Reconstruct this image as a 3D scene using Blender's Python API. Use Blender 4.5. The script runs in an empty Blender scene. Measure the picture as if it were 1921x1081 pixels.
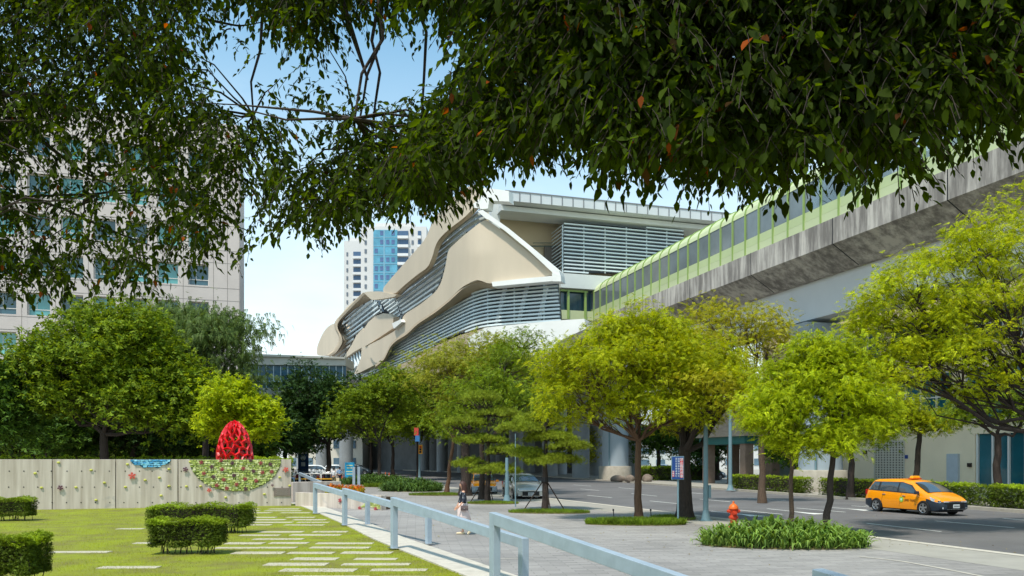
import bpy, bmesh, math, random
import numpy as np
from mathutils import Vector, Matrix
random.seed(7); rng = np.random.default_rng(11)
SC = bpy.context.scene; COL = SC.collection
# ---------------- camera ----------------
FP, HY, CX, EYE = 1500.0, 862.0, 960.5, 2.4        # focal length in photo pixels, horizon row, centre column, eye height
cd = bpy.data.cameras.new('camera'); cam = bpy.data.objects.new('camera', cd); COL.objects.link(cam)
cam.location = (0, 0, EYE); cam.rotation_euler = (math.radians(90), 0, 0)
cd.sensor_width = 36; cd.lens = 36*FP/1921; cd.shift_y = (HY-540.5)/1921
cd.clip_start = 0.1; cd.clip_end = 5000
SC.camera = cam
# ---------------- light ----------------
SUN_EL, SUN_AZ = math.radians(63), math.radians(210)  # azimuth clockwise from +Y
sd = Vector((math.sin(SUN_AZ)*math.cos(SUN_EL), math.cos(SUN_AZ)*math.cos(SUN_EL), math.sin(SUN_EL)))
sl = bpy.data.lights.new('sun', 'SUN'); sl.energy = 2.9; sl.angle = math.radians(3.0); sl.color = (1, .94, .84)
so = bpy.data.objects.new('sun', sl); COL.objects.link(so); so.rotation_euler = sd.to_track_quat('Z', 'Y').to_euler(); so.location = sd*200
wd = bpy.data.worlds.new('World'); SC.world = wd; wd.use_nodes = True
nt = wd.node_tree; nt.nodes.clear()
def nn(nt, t, **k):
    n = nt.nodes.new(t)
    for a, b in k.items(): setattr(n, a, b)
    return n
wo = nn(nt, 'ShaderNodeOutputWorld'); wb = nn(nt, 'ShaderNodeBackground'); wb.inputs['Strength'].default_value = .15
sky = nn(nt, 'ShaderNodeTexSky', sky_type='NISHITA', sun_disc=False, sun_elevation=SUN_EL, sun_rotation=SUN_AZ)
sky.air_density = 1.0; sky.dust_density = .8; sky.ozone_density = 1.6
tc = nn(nt, 'ShaderNodeTexCoord'); mp = nn(nt, 'ShaderNodeMapping'); mp.inputs['Scale'].default_value = (1.6, 1.6, 5)
nz = nn(nt, 'ShaderNodeTexNoise'); nz.inputs['Scale'].default_value = 1.6; nz.inputs['Detail'].default_value = 7; nz.inputs['Roughness'].default_value = .55
cr = nn(nt, 'ShaderNodeValToRGB'); cr.color_ramp.elements[0].position = .42; cr.color_ramp.elements[1].position = .72
sx = nn(nt, 'ShaderNodeSeparateXYZ'); mr = nn(nt, 'ShaderNodeMapRange'); mr.inputs['From Min'].default_value = .06; mr.inputs['From Max'].default_value = .50
mr.inputs['To Min'].default_value = .80; mr.inputs['To Max'].default_value = .0
ma = nn(nt, 'ShaderNodeMath', operation='MULTIPLY_ADD'); ma.inputs[1].default_value = .22; ma.use_clamp = True
mx = nn(nt, 'ShaderNodeMix', data_type='RGBA'); mx.inputs['B'].default_value = (5.4, 5.8, 5.9, 1)
L = nt.links.new
L(tc.outputs['Generated'], mp.inputs[0]); L(mp.outputs[0], nz.inputs['Vector']); L(nz.outputs[0], cr.inputs[0])
L(tc.outputs['Generated'], sx.inputs[0]); L(sx.outputs['Z'], mr.inputs['Value'])
L(cr.outputs[0], ma.inputs[0]); L(mr.outputs[0], ma.inputs[2]); L(ma.outputs[0], mx.inputs['Factor'])
tn = nn(nt, 'ShaderNodeMix', data_type='RGBA', blend_type='MULTIPLY'); tn.inputs['Factor'].default_value = 1; tn.inputs['B'].default_value = (.82, 1.17, 1.06, 1); L(sky.outputs[0], tn.inputs['A']); L(tn.outputs['Result'], mx.inputs['A']); L(mx.outputs['Result'], wb.inputs['Color']); L(wb.outputs[0], wo.inputs[0])
SC.view_settings.view_transform = 'Standard'; SC.view_settings.look = 'None'; SC.view_settings.exposure = 0.6; SC.view_settings.gamma = 1
SC.cycles.max_bounces = 6; SC.cycles.transparent_max_bounces = 8

# ---------------- geometry helpers ----------------
def W(px, py, D): return np.array([(px-CX)/FP*D, D, EYE+(HY-py)/FP*D])
def G(px, py, z=0.0):
    D = (EYE-z)*FP/(py-HY); return np.array([(px-CX)/FP*D, D, z])
CN, SN = .956, .293
CN, SN = CN/math.hypot(.956, .293), SN/math.hypot(.956, .293)
def R(N, T, z=0.0): return np.array([CN*N-SN*T, SN*N+CN*T, z])     # street frame: N across, T along
ROADROT = math.atan2(SN, CN)

class MB:
    def __init__(s): s.V = []; s.F = []; s.M = []; s.n = 0
    def add(s, V, F, m=0):
        V = np.asarray(V, float).reshape(-1, 3); o = s.n
        s.V.append(V); s.F += [[i+o for i in f] for f in F]; s.M += [m]*len(F); s.n += len(V); return s
    def box(s, c, sz, rz=0, m=0, taper=1.0):
        x, y, z = [a/2 for a in sz]; t = taper
        V = np.array([[-x,-y,-z],[x,-y,-z],[x,y,-z],[-x,y,-z],[-x*t,-y*t,z],[x*t,-y*t,z],[x*t,y*t,z],[-x*t,y*t,z]])
        if rz:
            c_, s_ = math.cos(rz), math.sin(rz); V = np.c_[V[:,0]*c_-V[:,1]*s_, V[:,0]*s_+V[:,1]*c_, V[:,2]]
        return s.add(V+np.asarray(c, float), [[0,3,2,1],[4,5,6,7],[0,1,5,4],[1,2,6,5],[2,3,7,6],[3,0,4,7]], m)
    def hexa(s, b, t, m=0):   # bottom 4 pts, top 4 pts (ccw from above)
        return s.add(list(b)+list(t), [[0,3,2,1],[4,5,6,7],[0,1,5,4],[1,2,6,5],[2,3,7,6],[3,0,4,7]], m)
    def tube(s, P, r, n=8, m=0, cap=True, flat=None):
        P = np.asarray(P, float); k = len(P); r = np.ones(k)*r if np.isscalar(r) else np.asarray(r, float)
        T = np.gradient(P, axis=0); T /= np.linalg.norm(T, axis=1)[:, None]+1e-9
        up = np.array([0, 0, 1.]) if abs(T[:, 2]).mean() < .8 else np.array([1., 0, 0])
        A = np.cross(T, up); A /= np.linalg.norm(A, axis=1)[:, None]+1e-9; B = np.cross(A, T)
        th = np.arange(n)*2*math.pi/n
        V = (P[:, None, :]+r[:, None, None]*(np.cos(th)[None, :, None]*A[:, None, :]+np.sin(th)[None, :, None]*B[:, None, :])).reshape(-1, 3)
        F = [[i*n+j, i*n+(j+1) % n, (i+1)*n+(j+1) % n, (i+1)*n+j] for i in range(k-1) for j in range(n)]
        if cap: F += [list(range(n))[::-1], [(k-1)*n+j for j in range(n)]]
        return s.add(V, F, m)
    def cyl(s, p0, p1, r0, r1=None, n=16, m=0): return s.tube([p0, p1], [r0, r0 if r1 is None else r1], n, m)
    def lathe(s, prof, c=(0,0,0), n=20, m=0, sx=1, sy=1):
        th = np.arange(n)*2*math.pi/n; V = []
        for r, z in prof: V += [[c[0]+r*sx*math.cos(a), c[1]+r*sy*math.sin(a), c[2]+z] for a in th]
        k = len(prof); F = [[i*n+j, i*n+(j+1) % n, (i+1)*n+(j+1) % n, (i+1)*n+j] for i in range(k-1) for j in range(n)]
        F += [list(range(n))[::-1], [(k-1)*n+j for j in range(n)]]
        return s.add(V, F, m)
    def prism(s, poly, z0, z1, m=0):
        n = len(poly); V = [[p[0], p[1], z0] for p in poly]+[[p[0], p[1], z1] for p in poly]
        return s.add(V, [list(range(n))[::-1], list(range(n, 2*n))]+[[i, (i+1) % n, n+(i+1) % n, n+i] for i in range(n)], m)
    def slab3(s, front, vec, m=0):   # polygon in 3d extruded along vec
        n = len(front); f = np.asarray(front, float); V = np.vstack([f, f+np.asarray(vec, float)])
        return s.add(V, [list(range(n)), list(range(n, 2*n))[::-1]]+[[(i+1) % n, i, n+i, n+(i+1) % n] for i in range(n)], m)
    def build(s, name, mat, parent=None, smooth=False, bevel=0, world=False, normals=True, seg=2):
        V = np.vstack(s.V)
        if parent is not None and world: V = tolocal(V, parent)
        me = bpy.data.meshes.new(name); me.from_pydata(V.tolist(), [], s.F)
        mats = mat if isinstance(mat, (list, tuple)) else [mat]
        for q in mats: me.materials.append(q)
        if len(mats) > 1: me.polygons.foreach_set('material_index', s.M)
        if normals:
            bm = bmesh.new(); bm.from_mesh(me); bmesh.ops.recalc_face_normals(bm, faces=bm.faces); bm.to_mesh(me); bm.free()
        if smooth:
            me.polygons.foreach_set('use_smooth', [True]*len(me.polygons))
            if hasattr(me, 'set_sharp_from_angle'): me.set_sharp_from_angle(angle=math.radians(40))
        me.update()
        o = bpy.data.objects.new(name, me); COL.objects.link(o)
        if parent is not None: o.parent = parent
        if bevel:
            b = o.modifiers.new('bevel', 'BEVEL'); b.width = bevel; b.segments = seg; b.limit_method = 'ANGLE'; b.angle_limit = math.radians(35)
        return o
def tolocal(V, p):
    V = np.asarray(V, float)-np.array(p.location); a = -p.rotation_euler.z
    if abs(a) > 1e-9:
        c, s = math.cos(a), math.sin(a); V = np.c_[V[:,0]*c-V[:,1]*s, V[:,0]*s+V[:,1]*c, V[:,2]]
    return V
def tag(o, label=None, cat=None, group=None, kind=None):
    if label: o['label'] = label
    if cat: o['category'] = cat
    if group: o['group'] = group
    if kind: o['kind'] = kind
    return o
def thing(name, label, cat, loc=(0,0,0), rz=0, group=None):
    o = bpy.data.objects.new(name, None); COL.objects.link(o); o.location = tuple(float(a) for a in loc); o.rotation_euler = (0, 0, rz)
    o.empty_display_size = .2
    return tag(o, label, cat, group)
def copy_tree(o, parent=None):
    c = o.copy(); COL.objects.link(c); c.parent = parent
    for ch in [x for x in SC.objects if x.parent == o]: copy_tree(ch, c)
    return c
def fastmesh(name, V, F, mat, parent=None, smooth=False, world=True):
    """V (n,3), F (m,4) int arrays"""
    if parent is not None and world: V = tolocal(V, parent)
    me = bpy.data.meshes.new(name); m, k = F.shape
    me.vertices.add(len(V)); me.vertices.foreach_set('co', np.ascontiguousarray(V, dtype=np.float32).ravel())
    me.loops.add(m*k); me.loops.foreach_set('vertex_index', np.ascontiguousarray(F, dtype=np.int32).ravel())
    me.polygons.add(m); me.polygons.foreach_set('loop_start', np.arange(0, m*k, k, dtype=np.int32))
    try: me.polygons.foreach_set('loop_total', np.full(m, k, dtype=np.int32))
    except Exception: pass
    me.materials.append(mat)
    if smooth: me.polygons.foreach_set('use_smooth', [True]*m)
    me.update(calc_edges=True)
    o = bpy.data.objects.new(name, me); COL.objects.link(o)
    if parent is not None: o.parent = parent
    return o

# ---------------- materials ----------------
def srgb(r, g, b):
    f = lambda c: (c/255/12.92) if c/255 <= .04045 else ((c/255+.055)/1.055)**2.4
    return (f(r), f(g), f(b))
def mat(name, col, rough=.7, var=.15, scale=3.0, bump=0, bscale=30, metal=0, spec=.4, stretch=(1,1,1), col2=None, detail=6, ramp=(.3,.7), emit=None, coat=0, trans=0, alpha=1):
    m = bpy.data.materials.new(name); m.use_nodes = True; nt = m.node_tree; p = nt.nodes['Principled BSDF']; L = nt.links.new
    p.inputs['Roughness'].default_value = rough; p.inputs['Metallic'].default_value = metal; p.inputs['Specular IOR Level'].default_value = spec
    p.inputs['Coat Weight'].default_value = coat; p.inputs['Transmission Weight'].default_value = trans; p.inputs['Alpha'].default_value = alpha
    if col2 is None: col2 = tuple(c*(1-var) for c in col); colA = tuple(min(1, c*(1+var)) for c in col)
    else: colA = col
    p.inputs['Base Color'].default_value = (*col, 1)
    tc = nn(nt, 'ShaderNodeTexCoord')
    if var or col2 != colA:
        mp = nn(nt, 'ShaderNodeMapping'); mp.inputs['Scale'].default_value = stretch; L(tc.outputs['Object'], mp.inputs[0])
        nz = nn(nt, 'ShaderNodeTexNoise'); nz.inputs['Scale'].default_value = scale; nz.inputs['Detail'].default_value = detail; nz.inputs['Roughness'].default_value = .6
        L(mp.outputs[0], nz.inputs['Vector'])
        r = nn(nt, 'ShaderNodeValToRGB'); r.color_ramp.elements[0].position = ramp[0]; r.color_ramp.elements[1].position = ramp[1]
        r.color_ramp.elements[0].color = (*col2, 1); r.color_ramp.elements[1].color = (*colA, 1)
        L(nz.outputs[0], r.inputs[0]); L(r.outputs[0], p.inputs['Base Color'])
    if bump:
        n2 = nn(nt, 'ShaderNodeTexNoise'); n2.inputs['Scale'].default_value = bscale; n2.inputs['Detail'].default_value = 5
        L(tc.outputs['Object'], n2.inputs['Vector'])
        b = nn(nt, 'ShaderNodeBump'); b.inputs['Strength'].default_value = bump; b.inputs['Distance'].default_value = .05
        L(n2.outputs[0], b.inputs['Height']); L(b.outputs[0], p.inputs['Normal'])
    if emit: p.inputs['Emission Color'].default_value = (*emit, 1); p.inputs['Emission Strength'].default_value = 1
    return m
def leafmat(name, a, b, c, trans=.35, tcol=None, rough=.55):
    """three leaf colours spread leaf by leaf"""
    m = bpy.data.materials.new(name); m.use_nodes = True; nt = m.node_tree; p = nt.nodes['Principled BSDF']; L = nt.links.new
    g = nn(nt, 'ShaderNodeNewGeometry'); r = nn(nt, 'ShaderNodeValToRGB'); r.color_ramp.elements.new(.5)
    for e, q in zip(r.color_ramp.elements, (a, b, c)): e.color = (*q, 1)
    L(g.outputs['Random Per Island'], r.inputs[0]); 
    tc = nn(nt, 'ShaderNodeTexCoord'); nz = nn(nt, 'ShaderNodeTexNoise'); nz.inputs['Scale'].default_value = 1.5; nz.inputs['Detail'].default_value = 3
    L(tc.outputs['Object'], nz.inputs['Vector'])
    mr = nn(nt, 'ShaderNodeMapRange'); mr.inputs['From Min'].default_value = .3; mr.inputs['From Max'].default_value = .7; mr.inputs['To Min'].default_value = .6; mr.inputs['To Max'].default_value = 1.4
    L(nz.outputs[0], mr.inputs['Value'])
    hs = nn(nt, 'ShaderNodeHueSaturation'); L(mr.outputs[0], hs.inputs['Value']); L(r.outputs[0], hs.inputs['Color'])
    L(hs.outputs[0], p.inputs['Base Color']); p.inputs['Roughness'].default_value = rough; p.inputs['Specular IOR Level'].default_value = .12
    t = nn(nt, 'ShaderNodeBsdfTranslucent'); mul = nn(nt, 'ShaderNodeMix', data_type='RGBA', blend_type='MULTIPLY'); mul.inputs['Factor'].default_value = 1
    mul.inputs['B'].default_value = (*(tcol or (1.5, 1.35, .5)), 1); L(hs.outputs[0], mul.inputs['A']); L(mul.outputs['Result'], t.inputs['Color'])
    ms = nn(nt, 'ShaderNodeMixShader'); ms.inputs[0].default_value = trans; L(p.outputs[0], ms.inputs[1]); L(t.outputs[0], ms.inputs[2])
    L(ms.outputs[0], nt.nodes['Material Output'].inputs[0])
    return m
def glassmat(name, col, rough=.08, alpha=1):
    m = mat(name, col, rough, var=.25, scale=.35, spec=.7, alpha=alpha); return m
MT = {}
MT['concrete'] = mat('board_concrete', srgb(186,180,168), .85, .16, 1.1, .25, 40, stretch=(2.2,2.2,.35))
MT['white_concrete'] = mat('white_concrete', srgb(226,224,219), .75, .06, .5, .05, 10)
MT['kerb'] = mat('kerb_stone', srgb(166,158,144), .8, .14, 2.5, .15, 30)
MT['kerb_white'] = mat('pale_kerb_stone', srgb(190,182,168), .8, .14, 3, .15, 30)
MT['dark'] = mat('near_black', (.01,.011,.013), .6, 0)  # plain near-black for joints, gaps, lettering and other black parts
MT['rubber'] = mat('tyre_rubber', (.012,.012,.013), .8, .1)
MT['chrome'] = mat('bright_metal', (.6,.62,.64), .25, 0, metal=1)
MT['bark'] = mat('tree_bark', srgb(92,74,60), .9, .3, 9, .8, 18, stretch=(2,2,.5))
MT['bark_dark'] = mat('dark_bark', srgb(58,48,42), .9, .3, 9, .8, 18, stretch=(2,2,.5))
MT['bark_brown'] = mat('brown_bark', srgb(92,68,50), .9, .25, 8, .7, 18, stretch=(2,2,.5))
MT['pole'] = mat('grey_blue_paint', srgb(112,138,146), .5, .07, 2)
MT['rail'] = mat('pale_blue_paint', srgb(152,166,178), .5, .11, 3.5)
MT['beige'] = mat('beige_render', srgb(238,220,190), .8, .05, .5, .05, 8)
MT['skin'] = mat('skin', srgb(214,160,130), .55, .05)

# ---------------- foliage helpers ----------------
def leaf_template(kind):
    """returns verts (k,3), quads (m,4); leaf axis +X, unit length"""
    V, F = [], []
    def leaf(o, ax, L_, w, fold=.12):
        o = np.array(o, float); ax = np.array(ax, float); ax /= np.linalg.norm(ax)
        sd = np.cross([0,0,1.], ax); sd /= np.linalg.norm(sd)+1e-9; up = np.cross(ax, sd); b = len(V)
        for a, s_ in ((0,0),(.32,1),(.68,.72),(1,0),(.68,-.72),(.32,-1)):
            V.append(o+ax*a*L_+sd*s_*w*L_+up*(abs(s_)*fold*w*L_*2-(.12*L_*a*a)))
        F.append([b, b+3, b+2, b+1]); F.append([b, b+5, b+4, b+3])
    def dia(o, ax, L_, w):
        o = np.array(o, float); ax = np.array(ax, float); ax /= np.linalg.norm(ax)
        sd = np.cross([0,0,1.], ax); sd /= np.linalg.norm(sd)+1e-9; b = len(V)
        for a, s_ in ((0,0),(.45,1),(1,0),(.45,-1)): V.append(o+ax*a*L_+sd*s_*w*L_+np.array([0,0,-.1*a*L_]))
        F.append([b, b+3, b+2, b+1])
    if kind == 'leaf': leaf((0,0,0), (1,0,0), 1, .25)
    elif kind == 'pinnate':
        for i in range(6):
            x = .18+i*.14; l = .34*(1-.09*i)
            for s_ in (1, -1): dia((x, 0, -.22*x*x), (.55, s_, -.15), l, .24)
        dia((1, 0, -.2), (1, 0, -.4), .25, .25)
    elif kind == 'tuft':
        for i in range(7):
            a = i*2.4; dia((.1*i, 0, 0), (math.cos(a)*.8+.5, math.sin(a), .5*math.sin(a*1.7)), .55, .26)
    elif kind == 'needle':
        for i in range(9):
            a = i*2*math.pi/9; dia((0,0,0), (math.cos(a), math.sin(a), .55+.25*math.sin(3*a)), .9, .06)
    elif kind == 'strap':
        b = 0
        xs = [0, .35, .7, 1.0]; w = [.045, .05, .035, .004]; z = [0, .5, .68, .5]
        for x, ww, zz in zip(xs, w, z): V += [np.array([x*.75, ww, zz]), np.array([x*.75, -ww, zz])]
        for i in range(3): F.append([2*i, 2*i+1, 2*i+3, 2*i+2])
    elif kind == 'blade':
        V += [np.array([0,-.06,0]), np.array([0,.06,0]), np.array([.12,.03,.6]), np.array([.3,0,1.])]; F.append([0,1,2,3])
    return np.array(V), np.array(F)
def scatter(P, size, kind, yaw=None, pitch=None, roll=None):
    """instances merged in one vertex array; P (n,3)"""
    tv, tf = leaf_template(kind); n = len(P)
    yaw = rng.uniform(0, 2*math.pi, n) if yaw is None else yaw
    pitch = rng.normal(.25, .45, n) if pitch is None else pitch      # positive = droops
    roll = rng.normal(0, .6, n) if roll is None else roll
    size = np.ones(n)*size if np.isscalar(size) else size
    cy, sy, cp, sp, cr_, sr = np.cos(yaw), np.sin(yaw), np.cos(pitch), np.sin(pitch), np.cos(roll), np.sin(roll)
    X, Y, Z = tv[:,0][None], tv[:,1][None], tv[:,2][None]
    Y1 = Y*cr_[:,None]-Z*sr[:,None]; Z1 = Y*sr[:,None]+Z*cr_[:,None]
    X2 = X*cp[:,None]+Z1*sp[:,None]; Z2 = -X*sp[:,None]+Z1*cp[:,None]
    X3 = X2*cy[:,None]-Y1*sy[:,None]; Y3 = X2*sy[:,None]+Y1*cy[:,None]
    V = np.stack([X3, Y3, Z2], -1)*size[:,None,None]+P[:,None,:]
    F = tf[None]+(np.arange(n)*len(tv))[:,None,None]
    return V.reshape(-1, 3), F.reshape(-1, tf.shape[1])
def curve(p0, p1, sag=0, n=6, wob=.05):
    p0, p1 = np.asarray(p0, float), np.asarray(p1, float); t = np.linspace(0, 1, n)[:, None]; L_ = np.linalg.norm(p1-p0)
    P = p0+(p1-p0)*t; P[:, 2] += sag*L_*4*(t[:,0]*(1-t[:,0]))
    w = rng.normal(0, wob*L_, (n, 3))*np.sin(t*math.pi); return P+w
def tree(label, base, lobes, r0, fork, mats, kind='pinnate', nclump=90, perclump=60, fsize=.4, spread=.45, bark='bark', group=None,
         lean=(0,0), name='tree', cat='tree', shell=.62, twigs=True, trunk_to=None, flat=1.0, droop=.3, limb=.45):
    """lobes: list of (centre xyz, radii xyz) world; leaves gather in clumps through the outer part of every lobe"""
    base = np.asarray(base, float); t = thing(name, label, cat, base, 0, group)
    vols = np.array([l[1][0]*l[1][1]*l[1][2] for l in lobes])**.67; vols /= vols.sum(); CP = []
    tr = MB(); top = np.array([base[0]+lean[0], base[1]+lean[1], fork])
    P = curve(base+[0,0,-.1], top, 0, 8, .011); rr = np.linspace(r0, r0*.68, 8); rr[0] *= 1.45; rr[1] *= 1.08
    tr.tube(P, rr, 10)
    for (c, rad), v in zip(lobes, vols):
        c = np.asarray(c, float); rad = np.asarray(rad, float); k = max(4, int(nclump*v))
        d = rng.normal(size=(k, 3)); d /= np.linalg.norm(d, axis=1)[:,None]; d[:,2] = np.where(d[:,2] < -.6, -d[:,2]*.5, d[:,2])
        u = shell+(1-shell)*rng.random(k)**.7; u *= rng.uniform(.82, 1.2, k)*(1+.12*np.sin(3*np.arctan2(d[:,1], d[:,0])+c[0])+.1*np.sin(5*d[:,2]+c[1])); cp = c+d*rad*u[:,None]; CP.append(cp)
        lp = curve(top-[0,0,.15], c+[0,0,-rad[2]*.15], -.06, 6, .05); tr.tube(lp, np.linspace(r0*limb, r0*.16, 6), 6)
        if twigs:
            for q in cp[rng.permutation(k)[:max(3, int(k*.55))]]:
                a = lp[rng.integers(2, 6)]; tr.tube(curve(a, q, .04, 4, .05), np.linspace(r0*.15, r0*.03, 4), 4, cap=False)
    tr.build('trunk', MT[bark], t, smooth=True, world=True, normals=False)
    CP = np.vstack(CP); k = len(CP)
    cs = rng.uniform(.6, 1.35, k)*spread
    idx = np.repeat(np.arange(k), rng.poisson(perclump, k)); n = len(idx)
    off = rng.normal(size=(n, 3))*cs[idx][:,None]*np.array([1, 1, .62*flat]); Q = CP[idx]+off
    out = np.arctan2(off[:,1], off[:,0])+rng.normal(0, .7, n)
    V, F = scatter(Q, fsize*rng.uniform(.6, 1.25, n), kind, yaw=out, pitch=rng.normal(droop, .4, n))
    fastmesh('crown', V, F, mats, t)
    return t
def ell(px, py, D, rx, ry, rd=None):
    """crown lobe around a point seen at depth D; radii in photo pixels, turned into metres"""
    s = D/FP; return (W(px, py, D), (rx*s, (rd if rd else min(rx, ry*1.2))*s, ry*s))
LM = {
 'yellow': leafmat('yellow_green_leaves', srgb(150,152,28), srgb(178,170,38), srgb(112,126,26), .38),
 'yellow2': leafmat('golden_green_leaves', srgb(146,162,20), srgb(190,194,32), srgb(90,116,20), .43),
 'fresh': leafmat('fresh_green_leaves', srgb(140,158,18), srgb(186,188,30), srgb(86,110,18), .43),
 'lime': leafmat('lime_leaves', srgb(140,162,20), srgb(184,194,32), srgb(88,114,18), .43),
 'mid': leafmat('mid_green_leaves', srgb(94,120,28), srgb(134,150,34), srgb(60,88,26), .36),
 'olive': leafmat('olive_leaves', srgb(132,140,44), srgb(164,162,54), srgb(92,108,36), .35),
 'deep': leafmat('deep_green_leaves', srgb(62,88,34), srgb(88,118,36), srgb(44,68,30), .3),
 'dark': leafmat('dark_green_leaves', srgb(46,70,34), srgb(62,88,38), srgb(32,52,28), .25),
 'grey': leafmat('grey_green_leaves', srgb(84,104,52), srgb(104,122,62), srgb(62,82,42), .3),
 'pine': leafmat('pine_needles', srgb(116,134,36), srgb(148,158,44), srgb(76,96,30), .3),
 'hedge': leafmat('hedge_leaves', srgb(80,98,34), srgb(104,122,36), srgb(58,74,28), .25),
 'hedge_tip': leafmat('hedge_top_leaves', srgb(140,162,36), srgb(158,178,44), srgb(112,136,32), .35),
 'strap': leafmat('strap_leaves', srgb(96,128,48), srgb(138,164,80), srgb(60,88,34), .3),
 'strap_dark': leafmat('dark_strap_leaves', srgb(70,98,46), srgb(98,126,66), srgb(48,74,34), .3),
 'grass': leafmat('lawn_blades', srgb(140,150,18), srgb(168,168,30), srgb(108,126,18), .35),
 'turf': leafmat('turf_blades', srgb(96,122,36), srgb(124,144,40), srgb(74,100,30), .3),
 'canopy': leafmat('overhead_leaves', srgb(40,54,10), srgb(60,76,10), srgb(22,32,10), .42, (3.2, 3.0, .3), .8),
}

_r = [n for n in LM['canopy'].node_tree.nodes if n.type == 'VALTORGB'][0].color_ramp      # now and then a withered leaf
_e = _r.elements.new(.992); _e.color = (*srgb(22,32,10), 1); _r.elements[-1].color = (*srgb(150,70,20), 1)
# ================= SETTING: ground, road, plaza, lawn =================
def resamp(pts, n):
    p = np.asarray(pts, float); d = np.r_[0, np.cumsum(np.linalg.norm(np.diff(p, axis=0), axis=1))]; t = np.linspace(0, d[-1], n)
    return np.stack([np.interp(t, d, p[:, i]) for i in range(p.shape[1])], 1)
def smooth_line(pts, n, it=6):
    p = resamp(pts, n)
    for _ in range(it): p[1:-1] = (p[:-2]+2*p[1:-1]+p[2:])/4
    return p
NEAR = smooth_line([R(a, b)[:2] for a, b in ((19,-60),(18.4,0),(18.2,15),(17.8,31),(16.8,46),(15,70),(12,110),(0,200),(-20,300))], 80)
FAR = smooth_line([R(a, b)[:2] for a, b in ((33,-60),(33.0,0),(33.4,25),(36,60),(38,90),(37.5,130),(28,200),(10,300))], 80)
def strip_mesh(a, b, z, mb=None, zb=None):
    mb = mb or MB(); n = len(a); V = [[*p, z] for p in a]+[[*p, z if zb is None else zb] for p in b]
    mb.add(V, [[i, i+1, n+i+1, n+i] for i in range(n-1)]); return mb
def offs(l, d):
    t = np.gradient(l, axis=0); t /= np.linalg.norm(t, axis=1)[:, None]; return l+np.c_[t[:,1], -t[:,0]]*d
gm = mat('far_ground', srgb(120,122,112), .95, .15, .05)
g = MB(); g.add([[-1500,-300,-.2],[1500,-300,-.2],[1500,2500,-.2],[-1500,2500,-.2]], [[0,1,2,3]]); tag(g.build('ground', gm), kind='structure')
# asphalt
am = mat('asphalt', srgb(104,102,102), .85, .2, .3, .25, 160, stretch=(1,1,1))
ROADZ = -.12
tag(strip_mesh(NEAR, FAR, ROADZ).build('road', am), kind='structure')
# plaza with long thin pavers
def plaza_mat():
    m = bpy.data.materials.new('plaza_pavers'); m.use_nodes = True; nt = m.node_tree; p = nt.nodes['Principled BSDF']; L = nt.links.new
    tc = nn(nt, 'ShaderNodeTexCoord'); mp = nn(nt, 'ShaderNodeMapping'); mp.inputs['Rotation'].default_value = (0, 0, -.12)
    br = nn(nt, 'ShaderNodeTexBrick'); br.inputs['Scale'].default_value = 1; br.inputs['Brick Width'].default_value = .62; br.inputs['Row Height'].default_value = .2
    br.inputs['Mortar Size'].default_value = .008; br.inputs['Color1'].default_value = (*srgb(156,150,145), 1); br.inputs['Color2'].default_value = (*srgb(138,133,129), 1)
    br.inputs['Mortar'].default_value = (*srgb(112,109,105), 1); br.inputs['Bias'].default_value = -.1
    n1 = nn(nt, 'ShaderNodeTexNoise'); n1.inputs['Scale'].default_value = .22; n1.inputs['Detail'].default_value = 6
    n2 = nn(nt, 'ShaderNodeTexNoise'); n2.inputs['Scale'].default_value = 2.3; n2.inputs['Detail'].default_value = 8; n2.inputs['Roughness'].default_value = .7
    L(tc.outputs['Object'], mp.inputs[0]); L(mp.outputs[0], br.inputs['Vector']); L(tc.outputs['Object'], n1.inputs['Vector'])
    mp2 = nn(nt, 'ShaderNodeMapping'); mp2.inputs['Scale'].default_value = (.35, 1.6, 1); L(tc.outputs['Object'], mp2.inputs[0]); L(mp2.outputs[0], n2.inputs['Vector'])
    m1 = nn(nt, 'ShaderNodeMapRange'); m1.inputs['From Min'].default_value = .3; m1.inputs['From Max'].default_value = .7; m1.inputs['To Min'].default_value = .78; m1.inputs['To Max'].default_value = 1.14
    m2 = nn(nt, 'ShaderNodeMapRange'); m2.inputs['From Min'].default_value = .3; m2.inputs['From Max'].default_value = .7; m2.inputs['To Min'].default_value = .86; m2.inputs['To Max'].default_value = 1.12
    L(n1.outputs[0], m1.inputs['Value']); L(n2.outputs[0], m2.inputs['Value'])
    mu = nn(nt, 'ShaderNodeMath', operation='MULTIPLY'); L(m1.outputs[0], mu.inputs[0]); L(m2.outputs[0], mu.inputs[1])
    hs = nn(nt, 'ShaderNodeHueSaturation'); L(mu.outputs[0], hs.inputs['Value']); L(br.outputs['Color'], hs.inputs['Color']); L(hs.outputs[0], p.inputs['Base Color'])
    p.inputs['Roughness'].default_value = .75
    b = nn(nt, 'ShaderNodeBump'); b.inputs['Strength'].default_value = .25; b.inputs['Distance'].default_value = .01; L(br.outputs['Fac'], b.inputs['Height']); b.invert = True; L(b.outputs[0], p.inputs['Normal'])
    return m
PM = plaza_mat()
NK = offs(NEAR, -.35)                                       # inner edge of the near kerb
left = NK.copy(); left[:, 0] = -160
pz = MB(); strip_mesh(left, NK, 0, pz); tag(pz.build('plaza', PM), kind='structure')
sw = mat('pale_sidewalk', srgb(156,151,141), .85, .1, 1.2, .15, 60)
tag(strip_mesh(offs(NEAR, -2.6), offs(NEAR, -.35), .004).build('pavement', sw), kind='structure')
kb = MB(); strip_mesh(NK, NEAR, .012, kb); strip_mesh(NEAR, NEAR, .012, kb, zb=-.2); tag(kb.build('kerb', MT['kerb_white']), kind='structure')
FK = offs(FAR, .3); right = FAR.copy(); right[:, 0] = 220
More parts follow.
